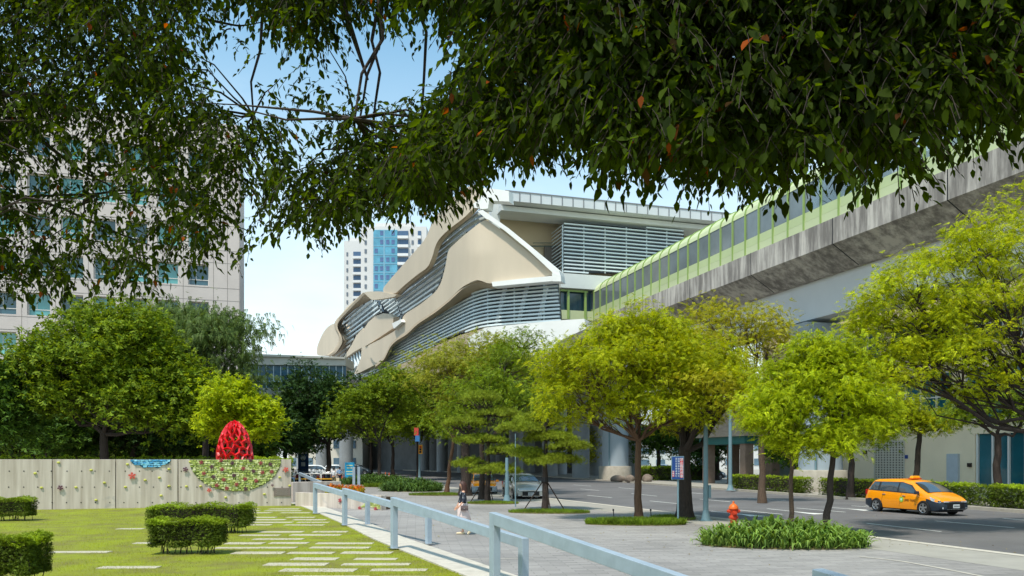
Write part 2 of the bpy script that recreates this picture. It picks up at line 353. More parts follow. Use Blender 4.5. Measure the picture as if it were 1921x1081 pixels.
kb = MB(); strip_mesh(FAR, FK, .03, kb); strip_mesh(FAR, FAR, .03, kb, zb=-.2); tag(kb.build('kerb', MT['kerb']), kind='structure')
tag(strip_mesh(FK, right, 0).build('pavement', sw), kind='structure')
# gutter band and red no-parking line along the near kerb
tag(strip_mesh(offs(NEAR, .02), offs(NEAR, .70), ROADZ+.006).build('gutter', mat('gutter_concrete', srgb(196,195,190), .85, .1, 2)), kind='structure')
tag(strip_mesh(offs(NEAR, .72), offs(NEAR, .86), ROADZ+.006).build('road_edge_line', mat('faded_red_paint', srgb(176,110,104), .8, .2, 3, ramp=(.35,.6), col2=srgb(140,110,108))), kind='structure')
tag(strip_mesh(offs(FAR, -.15), offs(FAR, -.28), ROADZ+.006).build('road_edge_line', mat('dull_edge_paint', srgb(150,140,135), .8, .2, 3)), kind='structure')
# lane paint: end points read off the ground
mk = MB(); wp = mat('road_paint', srgb(222,222,216), .7, .12, 6)
def dash(a, b, w=.13):
    p, q = G(*a, ROADZ), G(*b, ROADZ); d = (q-p)/np.linalg.norm(q-p); n = np.array([-d[1], d[0], 0])*w/2; z = ROADZ+.006
    mk.add([[*(p+n)[:2], z],[*(p-n)[:2], z],[*(q-n)[:2], z],[*(q+n)[:2], z]], [[0,1,2,3]])
z7 = lambda x, y: (1300+x/3.093, 760+y/3.093); z6 = lambda x, y: (840+x/3.312, 780+y/3.312)
for a, b in (((1010,687),(1440,735)),((1405,673),(1865,713)),((1800,658),(2200,692)),((430,602),(740,634)),((600,598),(885,622)),((270,610),(520,635)),
             ((105,616),(430,652)),((800,595),(1085,617)),((920,585),(1120,598)),((320,540),(540,554)),((40,546),(215,562)),((-60,505),(60,516)),((1000,582),(1240,600))):
    dash(z7(*a), z7(*b))
for a, b in (((825,455),(940,465)),((865,495),(1020,510)),((1060,447),(1180,458)),((1140,485),(1300,500)),((1255,530),(1440,548)),((780,430),(890,438))): dash(z6(*a), z6(*b))
for tip, tail in (((590,622),(740,634)),((260,632),(430,652)),((880,602),(1085,617))):      # arrow heads
    p, q = G(*z7(*tip), ROADZ), G(*z7(*tail), ROADZ); d = (q-p)/np.linalg.norm(q-p); n = np.array([-d[1], d[0], 0]); z = ROADZ+.010
    c = p+d*1.6; mk.add([[*p[:2], z],[*(c+n*.42)[:2], z],[*(c-n*.42)[:2], z]], [[0,1,2]])
tag(mk.build('road_markings', wp, normals=False), kind='structure')
# thin pale joint line in the paving at lower right
jl = MB(); 
def gline(mb, pts, w, z):
    P = smooth_line([G(*p)[:2] for p in pts], 24, 2); strip_mesh(offs(P, -w/2), offs(P, w/2), z, mb)
gline(jl, [z7(960,880), z7(1200,905), z7(1500,960), z7(1700,1000), z7(2100,1080)], .1, .009)
gline(jl, [(770,838+200), (900,1050), (1000,1047)], .05, .005)
tag(jl.build('paving_joint', MT['kerb_white']), kind='structure')
# lawn + curved white kerb
CURB_L = np.array([G(*p)[:2] for p in ((545,945),(567,951),(600,965),(654,989),(702,1015),(748,1032),(811,1058),(849,1074),(935,1108),(1180,1200),(1560,1340))])
CURB_L = smooth_line(np.vstack([CURB_L, [[6.5,-1],[10,-10]]]), 60, 3)
CURB_R = offs(CURB_L, -.95); 
if (CURB_R[30]-CURB_L[30])[0] < 0: CURB_R = offs(CURB_L, .95)
lawn_l = CURB_L.copy(); lawn_l[:, 0] = -60
lm = mat('lawn_soil', srgb(132,140,22), .95, .2, .9, .4, 60, col2=srgb(116,112,48), ramp=(.36,.6))
lawn = MB(); n_ = len(CURB_L); strip_mesh(lawn_l, CURB_L, .01, lawn); tag(lawn.build('lawn', lm), kind='structure')
ck = MB(); strip_mesh(CURB_L, CURB_R, .045, ck); strip_mesh(CURB_R, CURB_R, .045, ck, zb=-.05); strip_mesh(CURB_L, CURB_L, .045, ck, zb=-.05)
tag(ck.build('kerb', MT['kerb_white']), kind='structure')
def curbx(y): return np.interp(-y, -CURB_L[:,1], CURB_L[:,0])
# grass blades
n = 120000; Y = 13.5+26*rng.random(n)**1.5; X = np.array(curbx(Y))-.02-rng.random(n)**1.25*np.clip(Y*.9, 8, 26)
dens = np.sin(X*1.7+Y*.9)+np.sin(X*.6-Y*1.3)+rng.normal(0, .9, n); keep = (dens > -1.0)&((X/Y > -.68))
P = np.c_[X, Y, np.full(n, .01)][keep]; V, F = scatter(P, rng.uniform(.025, .06, len(P)), 'blade', pitch=rng.normal(.2, .3, len(P)), roll=rng.normal(0, .2, len(P)))
tag(fastmesh('grass', V, F, LM['grass']), 'short yellow green grass covering the lawn in front of the concrete wall', 'grass', kind='stuff')
# paving slabs set in the lawn
slm = mat('weathered_slab', srgb(178,170,148), .9, .16, 2.2, .3, 30)
SLABS = []
y = 15.2; row = 0
while y < 39:
    xe = float(curbx(y)); nrow = 2+row % 2; x = xe-.25-.5*random.random()
    for k in range(nrow+ (1 if y < 28 else 0)):
        w = random.uniform(1.0, 1.7); 
        if random.random() < (.88 if x > xe-3.4 else .0): SLABS.append((x-w/2, y+random.uniform(-.05,.05), w, random.uniform(.3,.46), random.uniform(-.04,.04)))
        x -= w+random.uniform(.12, .5)
    y += random.uniform(.85, 1.15)+.022*(y-15); row += 1
for px, py, w in ((242,1066,1.3),(150,1037,1.5),(245,993,.9),(450,1029,1.3),(275,1020,.7)):
    q = G(px, py); SLABS.append((q[0], q[1], w, .32, .03))
for i, (x, y, w, d, a) in enumerate(SLABS):
    s = MB(); s.prism([(-w/2,-d/2),(-w/6,-d/2-.01),(w/2,-d/2+.01),(w/2+.01,d/2),(w/8,d/2+.012),(-w/2+.01,d/2-.01)], -.02, .035)
    o = s.build('paving_slab', slm, bevel=.008); o.location = (x, y, -.012+.0002*(i % 20)); o.rotation_euler.z = a
    lab = 'long pale slab lying alone out in the open lawn left of the path' if x < curbx(y)-6.5 else 'weathered pale paving slab set flush in the grass beside the curving kerb'
    tag(o, lab, 'paving slab', 'paving slabs laid in the lawn')

# ================= LEFT OFFICE BLOCK =================
FD = np.array([CN, SN]); FNV = np.array([-SN, CN])
def facade_pt(px, D0, px0=450):         # a point on the plane through (px0, D0) running across the street frame
    P0 = np.array([(px0-CX)/FP*D0, D0]); r = np.array([(px-CX)/FP, 1.0]); D = (P0@FNV)/(r@FNV); return r*D
OB = thing('office_building', 'pale stone office block with a grid of recessed teal windows at the left', 'building', (*facade_pt(450, 82), 0), ROADROT)
stone = mat('pale_stone_cladding', srgb(198,185,178), .7, .06, .6, .08, 20)
joint = mat('cladding_joint', srgb(120,110,104), .9, 0)
teal = [glassmat('teal_glass_%d' % i, c, .12) for i, c in enumerate((srgb(84,150,150), srgb(60,104,112), srgb(104,168,162), srgb(50,86,98)))]
framem = mat('window_frame', srgb(214,210,204), .5, 0)
PIT, FLR, WW, WH = 2.86, 3.82, 1.95, 2.15
wall = MB(); ncol, nrow = 10, 8; RE = 3.0           # first window starts RE metres left of the corner
z0s = [2.4+(862-608)/1500*81.5+FLR*(k-3) for k in range(nrow)]       # sill heights
z0s = [z for z in z0s if z > 0]
HT = z0s[-1]+WH+3
xs = [0]+sum([[-(RE+i*PIT), -(RE+i*PIT+WW)] for i in range(ncol)], []); xend = -(RE+ncol*PIT+6)
for i in range(ncol+1):            # piers
    a = 0 if i == 0 else -(RE+(i-1)*PIT+WW); b = -(RE+i*PIT) if i < ncol else xend
    wall.box(((a+b)/2, .35, HT/2), (abs(a-b), .7, HT))
for i in range(ncol):
    a = -(RE+i*PIT); zp = 0
    for z in z0s+[None]:
        zt = HT if z is None else z
        if zt-zp > .05: wall.box((a-WW/2, .352, (zp+zt)/2), (WW, .69, zt-zp))
        if z is not None: zp = z+WH
wall.box((xend/2, 9.5, HT/2-.05), (abs(xend)-.1, 17.5, HT-.1))
wall.build('wall', stone, OB)
jm = MB()
for i in range(ncol+1):
    x = -(RE+i*PIT)+.46; jm.box((x, -.004, HT/2), (.035, .012, HT))
    if i: pass
jm.box((-1.2, -.004, HT/2), (.035, .012, HT)); jm.box((-.05, -.004, HT/2), (.03, .012, HT))
for z in z0s:
    jm.box((xend/2, -.005, z-.18), (abs(xend), .012, .035)); jm.box((xend/2, -.005, z+WH+.22), (abs(xend), .012, .03))
jm.build('cladding_joints', joint, OB)
fw = MB(); fw.box((0,0,-WH/2+.04), (WW,.08,.08)); fw.box((0,0,WH/2-.04), (WW,.08,.08)); fw.box((-WW/2+.04,0,0), (.08,.08,WH)); fw.box((WW/2-.04,0,0), (.08,.08,WH)); fw.box((0,0,-WH/2+.62), (WW,.06,.06)); fw.box((-.25,0,.2), (.05,.06,WH-1))
first = None; cnt = 0
for i in range(ncol):
    for j, z in enumerate(z0s):
        if cnt >= 96: break
        cnt += 1
        if first is None:
            first = fw.build('window', framem, OB); pane = MB(); pane.box((0, .05, 0), (WW, .04, WH)); fp_ = pane.build('pane', teal[0], first); w_ = first
        else:
            w_ = first.copy(); COL.objects.link(w_); w_.parent = OB
            pm_ = fp_.copy(); pm_.data = fp_.data.copy() if False else fp_.data; COL.objects.link(pm_); pm_.parent = w_
            k = random.choice([0,0,1,2,3,1]); 
            if pm_.material_slots: pm_.material_slots[0].link = 'OBJECT'; pm_.material_slots[0].material = teal[k]
        w_.location = (-(RE+i*PIT)-WW/2, .52, z+WH/2)
# ================= GLAZED FOOTBRIDGE between the blocks =================
BR = thing('footbridge', 'beige link bridge with blue glazing joining the two big buildings', 'footbridge', (*W(451, 0, 88)[:2], 12), 0)
a, b = W(449, 0, 86)[:2], W(650, 0, 150)[:2]
def wallstrip(mb, a, b, z0, z1, th=.5, m=0):
    a, b = np.asarray(a, float)[:2], np.asarray(b, float)[:2]; d = (b-a)/np.linalg.norm(b-a); n = np.array([-d[1], d[0]])*th
    mb.prism([a, b, b+n, a+n], z0, z1, m)
za = lambda y, D: EYE+(HY-y)/FP*D
bm1 = mat('bridge_cladding', srgb(196,190,178), .7, .07, .8)
m1 = MB(); m2 = MB(); m3 = MB(); m4 = MB()
b = W(648, 0, 92)[:2]
m1.hexa([[*a,za(684,86)],[*b,za(686,92)],[*(b+[0,5]),za(686,92)],[*(a+[0,5]),za(684,86)]], [[*a,za(663,86)],[*b,za(670,92)],[*(b+[0,5]),za(670,92)],[*(a+[0,5]),za(663,86)]])
m1.hexa([[*(a-[0,.3]),za(668,86)],[*(b-[0,.3]),za(674,92)],[*b,za(674,92)],[*a,za(668,86)]], [[*(a-[0,.3]),za(664,86)],[*(b-[0,.3]),za(670.5,92)],[*b,za(670.5,92)],[*a,za(664,86)]])
m1.hexa([[*a,za(744,86)],[*b,za(742,92)],[*(b+[0,5]),za(742,92)],[*(a+[0,5]),za(744,86)]], [[*a,za(728,86)],[*b,za(728,92)],[*(b+[0,5]),za(728,92)],[*(a+[0,5]),za(728,86)]])
m1.build('cladding', bm1, BR, world=True)
m2.hexa([[*(a+[0,.4]),za(728,86)],[*(b+[0,.4]),za(728,92)],[*(b+[0,.6]),za(728,92)],[*(a+[0,.6]),za(728,86)]], [[*(a+[0,.4]),za(684,86)],[*(b+[0,.4]),za(686,92)],[*(b+[0,.6]),za(686,92)],[*(a+[0,.6]),za(684,86)]])
m2.build('glazing', glassmat('bridge_glass', srgb(58,96,118), .1), BR, world=True)
for k in range(15):
    q = a+(b-a)*(k+.5)/15; D = q[1]; m3.box((q[0], q[1]+.3, (za(686,D)+za(728,D))/2), (.09,.14,za(686,D)-za(728,D)))
m3.hexa([[*(a+[0,.2]),za(716,86)],[*(b+[0,.2]),za(716,92)],[*(b+[0,.3]),za(716,92)],[*(a+[0,.3]),za(716,86)]], [[*(a+[0,.2]),za(714,86)],[*(b+[0,.2]),za(714,92)],[*(b+[0,.3]),za(714,92)],[*(a+[0,.3]),za(714,86)]])
m3.build('mullions', mat('mullion_paint', srgb(190,205,212), .5, 0), BR, world=True)

# ================= HIGH-RISE TOWERS far behind =================
def tower(label, px0, px1, ytop, D, strips, name='apartment_tower', body=srgb(206,202,198)):
    a, b = W(px0, 0, D)[:2], W(px1, 0, D)[:2]; zt = za(ytop, D); w = b[0]-a[0]
    t = thing(name, label, 'tower', (a[0], D, 0), .0)
    m = MB(); m.box((w/2, 9, zt/2), (w, 18, zt)); m.box((w*.5, 9, zt+1.2), (w*.6, 10, 2.4)); m.build('wall', mat('tower_wall', body, .8, .04, .05), t)
    for (x0, x1, kind) in strips:
        xa, xb = (x0-px0)/FP*D, (x1-px0)/FP*D
        if kind == 'curtain':
            g_ = MB(); g_.box(((xa+xb)/2, -.35, zt/2), (xb-xa, .7, zt-3)); cw = g_.build('curtain_wall', glassmat('tower_curtain_glass', srgb(84,148,172), .2), t)
            m = MB(); fl = 3.3
            for k in range(int((zt-4)/fl)): m.box(((xa+xb)/2, -.75, 3+k*fl), (xb-xa, .1, .25))
            m.box((xa+.45*(xb-xa), -.76, zt/2), (.5, .1, zt-3)); m.build('spandrels', mat('tower_spandrel', srgb(120,162,182), .5, .1), t)
            wm_ = mat('tower_dark_glass', srgb(84,104,142), .2, .3, .2); first_ = None
            for k in range(int((zt-4)/fl)):
                for f in (.12, .35, .6, .82):
                    if random.random() < .75 and 4.6+k*fl > zt*.25:
                        if first_ is None: m = MB(); m.box((0,0,0), (.13*(xb-xa), .1, 1.6)); o_ = first_ = m.build('window', wm_, t)
                        else: o_ = first_.copy(); COL.objects.link(o_); o_.parent = t
                        o_.location = (xa+f*(xb-xa), -.77, 4.6+k*fl)
        elif kind == 'balcony':
            fl = 3.3; ma_, mb_ = mat('tower_window', srgb(72,96,124), .3, .2), mat('tower_balcony', srgb(216,214,212), .8, .04); fa = None
            for k in range(int((zt-4)/fl)):
                if fa is None:
                    m = MB(); m.box((0,0,0), (xb-xa, .4, 1.9)); a_ = fa = m.build('window', ma_, t); m = MB(); m.box((0,0,0), ((xb-xa)*1.05, 1.4, 1.0)); b_ = fb = m.build('balcony', mb_, t)
                else:
                    a_, b_ = fa.copy(), fb.copy()
                    for q_ in (a_, b_): COL.objects.link(q_); q_.parent = t
                a_.location = ((xa+xb)/2, -.1, 4.6+k*fl); b_.location = ((xa+xb)/2, -.7, 3.0+k*fl)
        else:
            fl = 3.3; ma_ = mat('tower_small_window', srgb(104,112,122), .4, .2); fa = None
            for k in range(int((zt-4)/fl)):
                if fa is None: m = MB(); m.box((0,0,0), (xb-xa, .3, 1.5)); a_ = fa = m.build('window', ma_, t)
                else: a_ = fa.copy(); COL.objects.link(a_); a_.parent = t
                a_.location = ((xa+xb)/2, -.05, 4.6+k*fl)
tower('slim pale tower half hidden at the left of the taller tower', 645, 678, 452, 330, [(663,678,'balcony'),(650,653,'win')])
tower('tall pale high-rise tower with a bright blue glass strip', 677, 800, 425, 300, [(701,746,'curtain'),(747,766,'balcony'),(684,688,'win'),(772,776,'win'),(784,790,'balcony')])
# ================= ELEVATED TRACK =================
VC = 40.5
def extr(mb, prof, T0, T1, steps=1, m=0, closed=True):
    Ts = np.linspace(T0, T1, steps+1); k = len(prof); V = [R(n, t, z) for t in Ts for n, z in prof]
    F = []
    for i in range(steps):
        for j in range(k if closed else k-1):
            a, b = i*k+j, i*k+(j+1) % k; F.append([a, b, b+k, a+k])
    if closed: F += [list(range(k)), [steps*k+j for j in range(k)][::-1]]
    mb.add(V, F, m)
def stained():
    m = bpy.data.materials.new('stained_parapet_concrete'); m.use_nodes = True; nt = m.node_tree; p = nt.nodes['Principled BSDF']; L = nt.links.new; p.inputs['Roughness'].default_value = .9
    tc = nn(nt, 'ShaderNodeTexCoord'); mp = nn(nt, 'ShaderNodeMapping'); mp.inputs['Scale'].default_value = (1.1, 1.1, .12); L(tc.outputs['Object'], mp.inputs[0])
    a = nn(nt, 'ShaderNodeTexNoise'); a.inputs['Scale'].default_value = 1.5; a.inputs['Detail'].default_value = 9; a.inputs['Roughness'].default_value = .72; L(mp.outputs[0], a.inputs['Vector'])
    b = nn(nt, 'ShaderNodeTexNoise'); b.inputs['Scale'].default_value = .25; b.inputs['Detail'].default_value = 3; L(tc.outputs['Object'], b.inputs['Vector'])
    ad = nn(nt, 'ShaderNodeMath', operation='MULTIPLY_ADD'); ad.inputs[1].default_value = .5; L(b.outputs[0], ad.inputs[0]); L(a.outputs[0], ad.inputs[2])
    r = nn(nt, 'ShaderNodeValToRGB'); e = r.color_ramp.elements; e[0].position = .62; e[0].color = (*srgb(118,111,105), 1); e[1].position = .88; e[1].color = (*srgb(194,185,175), 1)
    q = e.new(.73); q.color = (*srgb(150,142,135), 1)
    L(ad.outputs[0], r.inputs[0]); L(r.outputs[0], p.inputs['Base Color']); return m
VD = thing('elevated_track', 'elevated railway viaduct with stained concrete parapet and white box girder', 'viaduct', R(VC, 51.6), ROADROT)
T0v, T1v = -45, 92
m = MB(); extr(m, [(36,16.75),(36,18.45),(36.5,18.45),(36.5,17.6),(44.5,17.6),(44.5,18.45),(45,18.45),(45,16.75),(42.9,15.5),(38.1,15.5)], T0v, T1v, 40); m.build('deck', stained(), VD, world=True)
m = MB(); extr(m, [(38.5,15.6),(39.0,12.9),(42.0,12.9),(42.5,15.6)], T0v, T1v, 20); m.build('box_girder', mat('girder_paint', srgb(206,206,206), .75, .05, .3), VD, world=True)
pm = mat('pier_paint', srgb(160,172,180), .6, .08, .6, stretch=(1,1,.4))
for T in (14, 51.6, 89.3):
    m = MB(); c = R(VC, T); m.lathe([(1.6,-.2),(1.6,9.6),(1.7,10.3),(2.0,11.2)], c, 28); pr = m.build('pier', pm, VD, world=True, smooth=True)
    m = MB(); m.lathe([(2.0,-.2),(2.0,1.5),(1.92,1.6)], c, 28); pl_ = m.build('plinth', MT['kerb'], VD, world=True, smooth=True); pl_.parent = pr
    m = MB(); m.add([R(38.2,T-1.4,12.6),R(42.8,T-1.4,12.6),R(42.8,T+1.4,12.6),R(38.2,T+1.4,12.6),R(39.2,T-1.2,11),R(41.8,T-1.2,11),R(41.8,T+1.2,11),R(39.2,T+1.2,11)], [[0,1,2,3],[7,6,5,4],[0,1,5,4],[1,2,6,5],[2,3,7,6],[3,0,4,7]])
    m.build('pier_cap', pm, VD, world=True)
    m = MB(); q = c-np.array([.9, 1.45, 0]); m.tube([q+[0,0,.2], q+[0,0,10]], .09, 6); m.build('drain_pipe', MT['pole'], VD, world=True)
for T in np.arange(-40, 90, 9.4):
    m = MB(); extr(m, [(35.988,16.74),(35.988,18.46),(36.02,18.46),(36.02,16.76),(38.1,15.52),(38.09,15.488)], T, T+.07)
    m.build('deck_joint', MT['dark'], VD, world=True)
# noise barrier: curved green shell
grn = mat('barrier_green', srgb(190,197,154), .5, .07, .25); rib_m = mat('rib_green', srgb(138,162,90), .45, .04)
grn2 = mat('barrier_green_deep', srgb(178,188,140), .5, .06, .3)
NB = thing('noise_barrier', 'pale green curved noise barrier tube on the viaduct, its glass band toned for the dark inside', 'noise barrier', R(VC, 51.6, 18.45), ROADROT)
def arc(n0, n1, zb, zt, k=9):      # quarter ellipse from (n0,zb) up to (n1,zt)
    return [(n0+(n1-n0)*(1-math.cos(t)), zb+(zt-zb)*math.sin(t)) for t in np.linspace(0, math.pi/2, k)]
GN = 36.15; GF = 2*VC-GN
def sheet(name, prof, Ta, Tb, mt, th=.06, steps=1, parent=None):
    m = MB(); P = list(prof)+[(n+(th if n < VC else -th), z-.0) for n, z in prof[::-1]]; extr(m, P, Ta, Tb, steps); return m.build(name, mt, parent or NB, world=True)
TC = 47
for side in (1, -1):
    f = (lambda n: n) if side == 1 else (lambda n: 2*VC-n)
    sheet('lower_panel', [(f(GN), 18.45), (f(GN), 19.04)], T0v, 87.4, grn); sheet('lower_panel', [(f(GN), 19.05), (f(GN+.03), 19.7)], T0v, 87.4, grn2)
    dg = glassmat('shaded_barrier_glass', srgb(108,116,118), .12); cg = glassmat('clear_barrier_glass', srgb(150,172,186), .05, alpha=.38)  # covered stretch: shade of the dark interior put into the glass colour
    sheet('glass_band', [(f(GN+.04), 19.71), (f(GN+.04), 21.7)], TC, 87.4, dg, .03); sheet('glass_band', [(f(GN+.04), 19.71), (f(GN+.04), 21.7)], T0v, TC, cg, .03)
    sheet('curved_top', [(f(n), z) for n, z in arc(GN, VC if True else 0, 21.71, 23.6)], TC, 87.4, grn, .07)
    sheet('curved_top', [(f(n), z) for n, z in arc(GN, 38.2, 21.71, 23.3, 6)], T0v, TC, grn, .07)
def ribmesh(full, f):
    m = MB(); P = [(GN-.07, 18.3), (GN-.07, 21.7)]+[(n-.07*math.cos(i/8*1.5), z+.07) for i, (n, z) in enumerate(arc(GN, VC if full else 38.2, 21.7, 23.6 if full else 23.3))]
    P = [(f(n), z) for n, z in P]; Q = [(n+(.14 if f(0) == 0 else -.14), z-.02) for n, z in P][::-1]; extr(m, P+Q, 51.55, 51.67); return m
cache = {}
for side in (0, 1):
    f = (lambda n: n) if side == 0 else (lambda n: 2*VC-n)
    for T in np.arange(-13.4, 87.5, 1.8):
        if side == 1 and (T > TC or T < 0): continue
        full = T > TC; key = (side, full)
        if key not in cache: o = cache[key] = ribmesh(full, f).build('rib', rib_m, NB, world=True)
        else: o = cache[key].copy(); COL.objects.link(o); o.parent = NB
        o.location = (0, T-51.6, 0)
# catenary gantries seen through the clear part
for T in (8, 26, 44):
    t = thing('track_gantry', 'white overhead line mast standing between the noise barriers, %s' % {8:'nearest to the camera',26:'middle one of the row',44:'beside the start of the covered tube'}[T], 'gantry', R(VC, T, 17.6), ROADROT, 'overhead line masts on the viaduct')
    m = MB(); m.box((0,0,3), (.25,.25,6)); m.build('mast', MT['white_concrete'], t); m = MB(); m.box((0,0,5.6), (5.5,.15,.2)); m.box((0,0,5.0), (5.5,.1,.12)); m.build('arm', MT['white_concrete'], t)

# ================= STATION =================
C0 = np.array([(902-CX)/FP*85, 85.0]); dL = np.array([-.382,.924]); dL /= np.linalg.norm(dL); nL = np.array([-dL[1], dL[0]]); 
if nL[1] > 0: nL = -nL
dR = np.array([.925,-.379]); dR /= np.linalg.norm(dR); nR = np.array([dR[1], -dR[0]])
if nR[1] > 0: nR = -nR
def fac(px, py, off=0.0, k=1.6):      # facade surface point seen at px,py pushed outwards by off
    r = np.array([(px-CX)/FP, 1.0]); DL = (C0@nL+off)/min(r@nL, -.05); DR = (C0@nR+off)/(r@nR)
    m_ = max(DL, DR); D = m_+k*math.log(math.exp((DL-m_)/k)+math.exp((DR-m_)/k))-k*.0
    return W(px, py, D)
Z1 = lambda x, y: (580+x/2.702, 320+y/2.702)
ST = thing('station_building', 'large beige metro station with folded sculptural shells and grey louvres', 'station', (C0[0], C0[1], 0), 0)
def dense(poly, step=10):
    """triangulate a pixel polygon and cut it into a fine grid so that it can follow the curved facade"""
    ox, oy = sum(p[0] for p in poly)/len(poly), sum(p[1] for p in poly)/len(poly)
    bm = bmesh.new(); vs = [bm.verts.new((x-ox, y-oy, 0)) for x, y in poly]; bm.faces.new(vs)
    xs = [p[0]-ox for p in poly]; ys = [p[1]-oy for p in poly]
    for c, d in [((x,0,0),(1,0,0)) for x in np.arange(min(xs)+step*.993, max(xs), step)]+[((0,y,0),(0,1,0)) for y in np.arange(min(ys)+step*.991, max(ys), step)]:
        bmesh.ops.bisect_plane(bm, geom=bm.verts[:]+bm.edges[:]+bm.faces[:], dist=step*1e-4, plane_co=c, plane_no=d)
    bmesh.ops.triangulate(bm, faces=bm.faces)
    V = [(v.co.x+ox, v.co.y+oy) for v in bm.verts]; bm.verts.index_update(); F = [[v.index for v in f.verts] for f in bm.faces]
    E = []
    for e in bm.edges:
        if len(e.link_faces) == 1:
            f = e.link_faces[0]; vi = [v.index for v in f.verts]; a, b = e.verts[0].index, e.verts[1].index
            if vi[(vi.index(a)+1) % len(vi)] != b: a, b = b, a
            E.append((a, b))
    bm.free(); return V, F, E
def skin_sheet(name, poly, mt, off=1.0, th=1.5, z1=True, bulge=None, smooth=True, parent=None, surf=None, step=10, rnd=True):
    P = [Z1(*p) for p in poly] if z1 else poly
    for _ in range(2 if smooth and rnd else 0): P = sum([[(.8*a[0]+.2*b[0], .8*a[1]+.2*b[1]), (.2*a[0]+.8*b[0], .2*a[1]+.8*b[1])] for a, b in zip(P, P[1:]+P[:1])], [])
    V, F, E = dense(P, step); surf = surf or fac; n = len(V)
    O = [off+(bulge(x, y) if bulge else 0) for x, y in V]
    A = [surf(x, y, o) for (x, y), o in zip(V, O)]
    # inner side: straight back along the facade normal, not along the line of sight
    nv = [(nL if x < 890 else nR) for x, y in V] if surf is fac else [FNm]*n
    B = [a-np.array([q[0], q[1], 0])*th for a, q in zip(A, nv)]
    m = MB(); m.add(A+B, F+[[i+n for i in f[::-1]] for f in F]+[[b, a, a+n, b+n] for a, b in E])
    return m.build(name, mt, parent or ST, world=True, smooth=smooth)
def loft(name, curves, mt, samples=40, z1=True, smooth=True, parent=None, surf=None):
    """curves: list of (pixel polyline, offset); rows are joined into one band"""
    surf = surf or fac; rows = []
    for pts, off in curves:
        p = resamp([Z1(*q) for q in pts] if z1 else pts, samples)
        for _ in range(1): p[1:-1] = (p[:-2]+2*p[1:-1]+p[2:])/4
        rows.append([surf(x, y, off) for x, y in p])
    V = [v for r in rows for v in r]; k = samples
    F = [[i*k+j, i*k+j+1, (i+1)*k+j+1, (i+1)*k+j] for i in range(len(rows)-1) for j in range(k-1)]
    m = MB(); m.add(V, F); return m.build(name, mt, parent or ST, world=True, smooth=smooth, normals=True)
shell = mat('beige_shell_plaster', srgb(198,182,160), .75, .09, .16, .05, 6, stretch=(1,1,.35), detail=9); shell2 = mat('beige_shell_plaster_shaded', srgb(176,158,134), .78, .07, .15, .05, 6, stretch=(1,1,.4))  # second tone: shade of the undersides put into the colour, also on the sill
white = MT['white_concrete']
# shell A, the roof shell: face, then underside returning to the louvres
A_edge = [(842,178),(832,192),(785,240),(705,300),(660,345),(640,380),(625,435),(603,490),(545,530),(475,588),(432,630)]
A_in = [(850,200),(838,215),(795,258),(722,318),(680,362),(660,400),(644,450),(622,508),(565,550),(490,608),(440,658)]
skin_sheet('roof_shell', [(855,66),(868,105),(870,135),(845,160)]+A_edge+[(360,612),(440,518),(520,428),(590,348),(620,270),(650,222),(690,182),(745,120),(790,88)], shell, 2.2, .6, step=12)
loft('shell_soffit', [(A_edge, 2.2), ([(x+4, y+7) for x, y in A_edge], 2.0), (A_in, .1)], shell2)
# shell B on the left with its underside
B_out = [(275,618),(200,693),(145,752),(132,775),(138,805),(158,840),(158,870),(130,915),(95,938)]
B_in = [(318,655),(235,702),(178,752),(165,785),(163,815),(180,850),(178,880),(150,920),(112,942)]
skin_sheet('end_pod', [(132,775),(112,780),(88,798),(66,830),(40,890),(38,936),(62,940)]+[(95,938),(130,915),(158,870),(158,840),(138,805)], shell, 1.6, 3)
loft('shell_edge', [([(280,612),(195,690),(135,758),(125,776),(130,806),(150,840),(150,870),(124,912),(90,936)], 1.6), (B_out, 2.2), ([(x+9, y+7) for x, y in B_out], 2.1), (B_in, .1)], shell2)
skin_sheet('cap_slab', [(275,618),(298,614),(362,612),(432,628),(445,628),(432,640),(400,646),(335,656),(318,657),(298,640)], shell, 2.35, .7)
# middle panels
backm = glassmat('louvre_back_glass', srgb(44,52,58), .3)
skin_sheet('recessed_wall', [(316,640),(440,640),(476,735),(470,800),(300,900),(180,945),(110,936),(170,850),(170,760),(240,690)], backm, -2.2, .3, smooth=False)
skin_sheet('facade_panel', [(375,724),(400,728),(427,742),(424,800),(350,850),(283,892),(272,840),(276,805),(300,768),(335,738)], shell, 1.25, .9, rnd=False)
skin_sheet('facade_panel', [(272,800),(240,835),(212,890),(174,948),(182,952),(230,918),(266,898),(262,950),(228,1032),(262,1022),(334,985),(370,954),(398,893),(350,860),(283,894)], shell, 1.1, .8, rnd=False)
skin_sheet('white_sill', [(420,775),(462,755),(470,768),(428,803)], white, 2.2, 1, rnd=False)
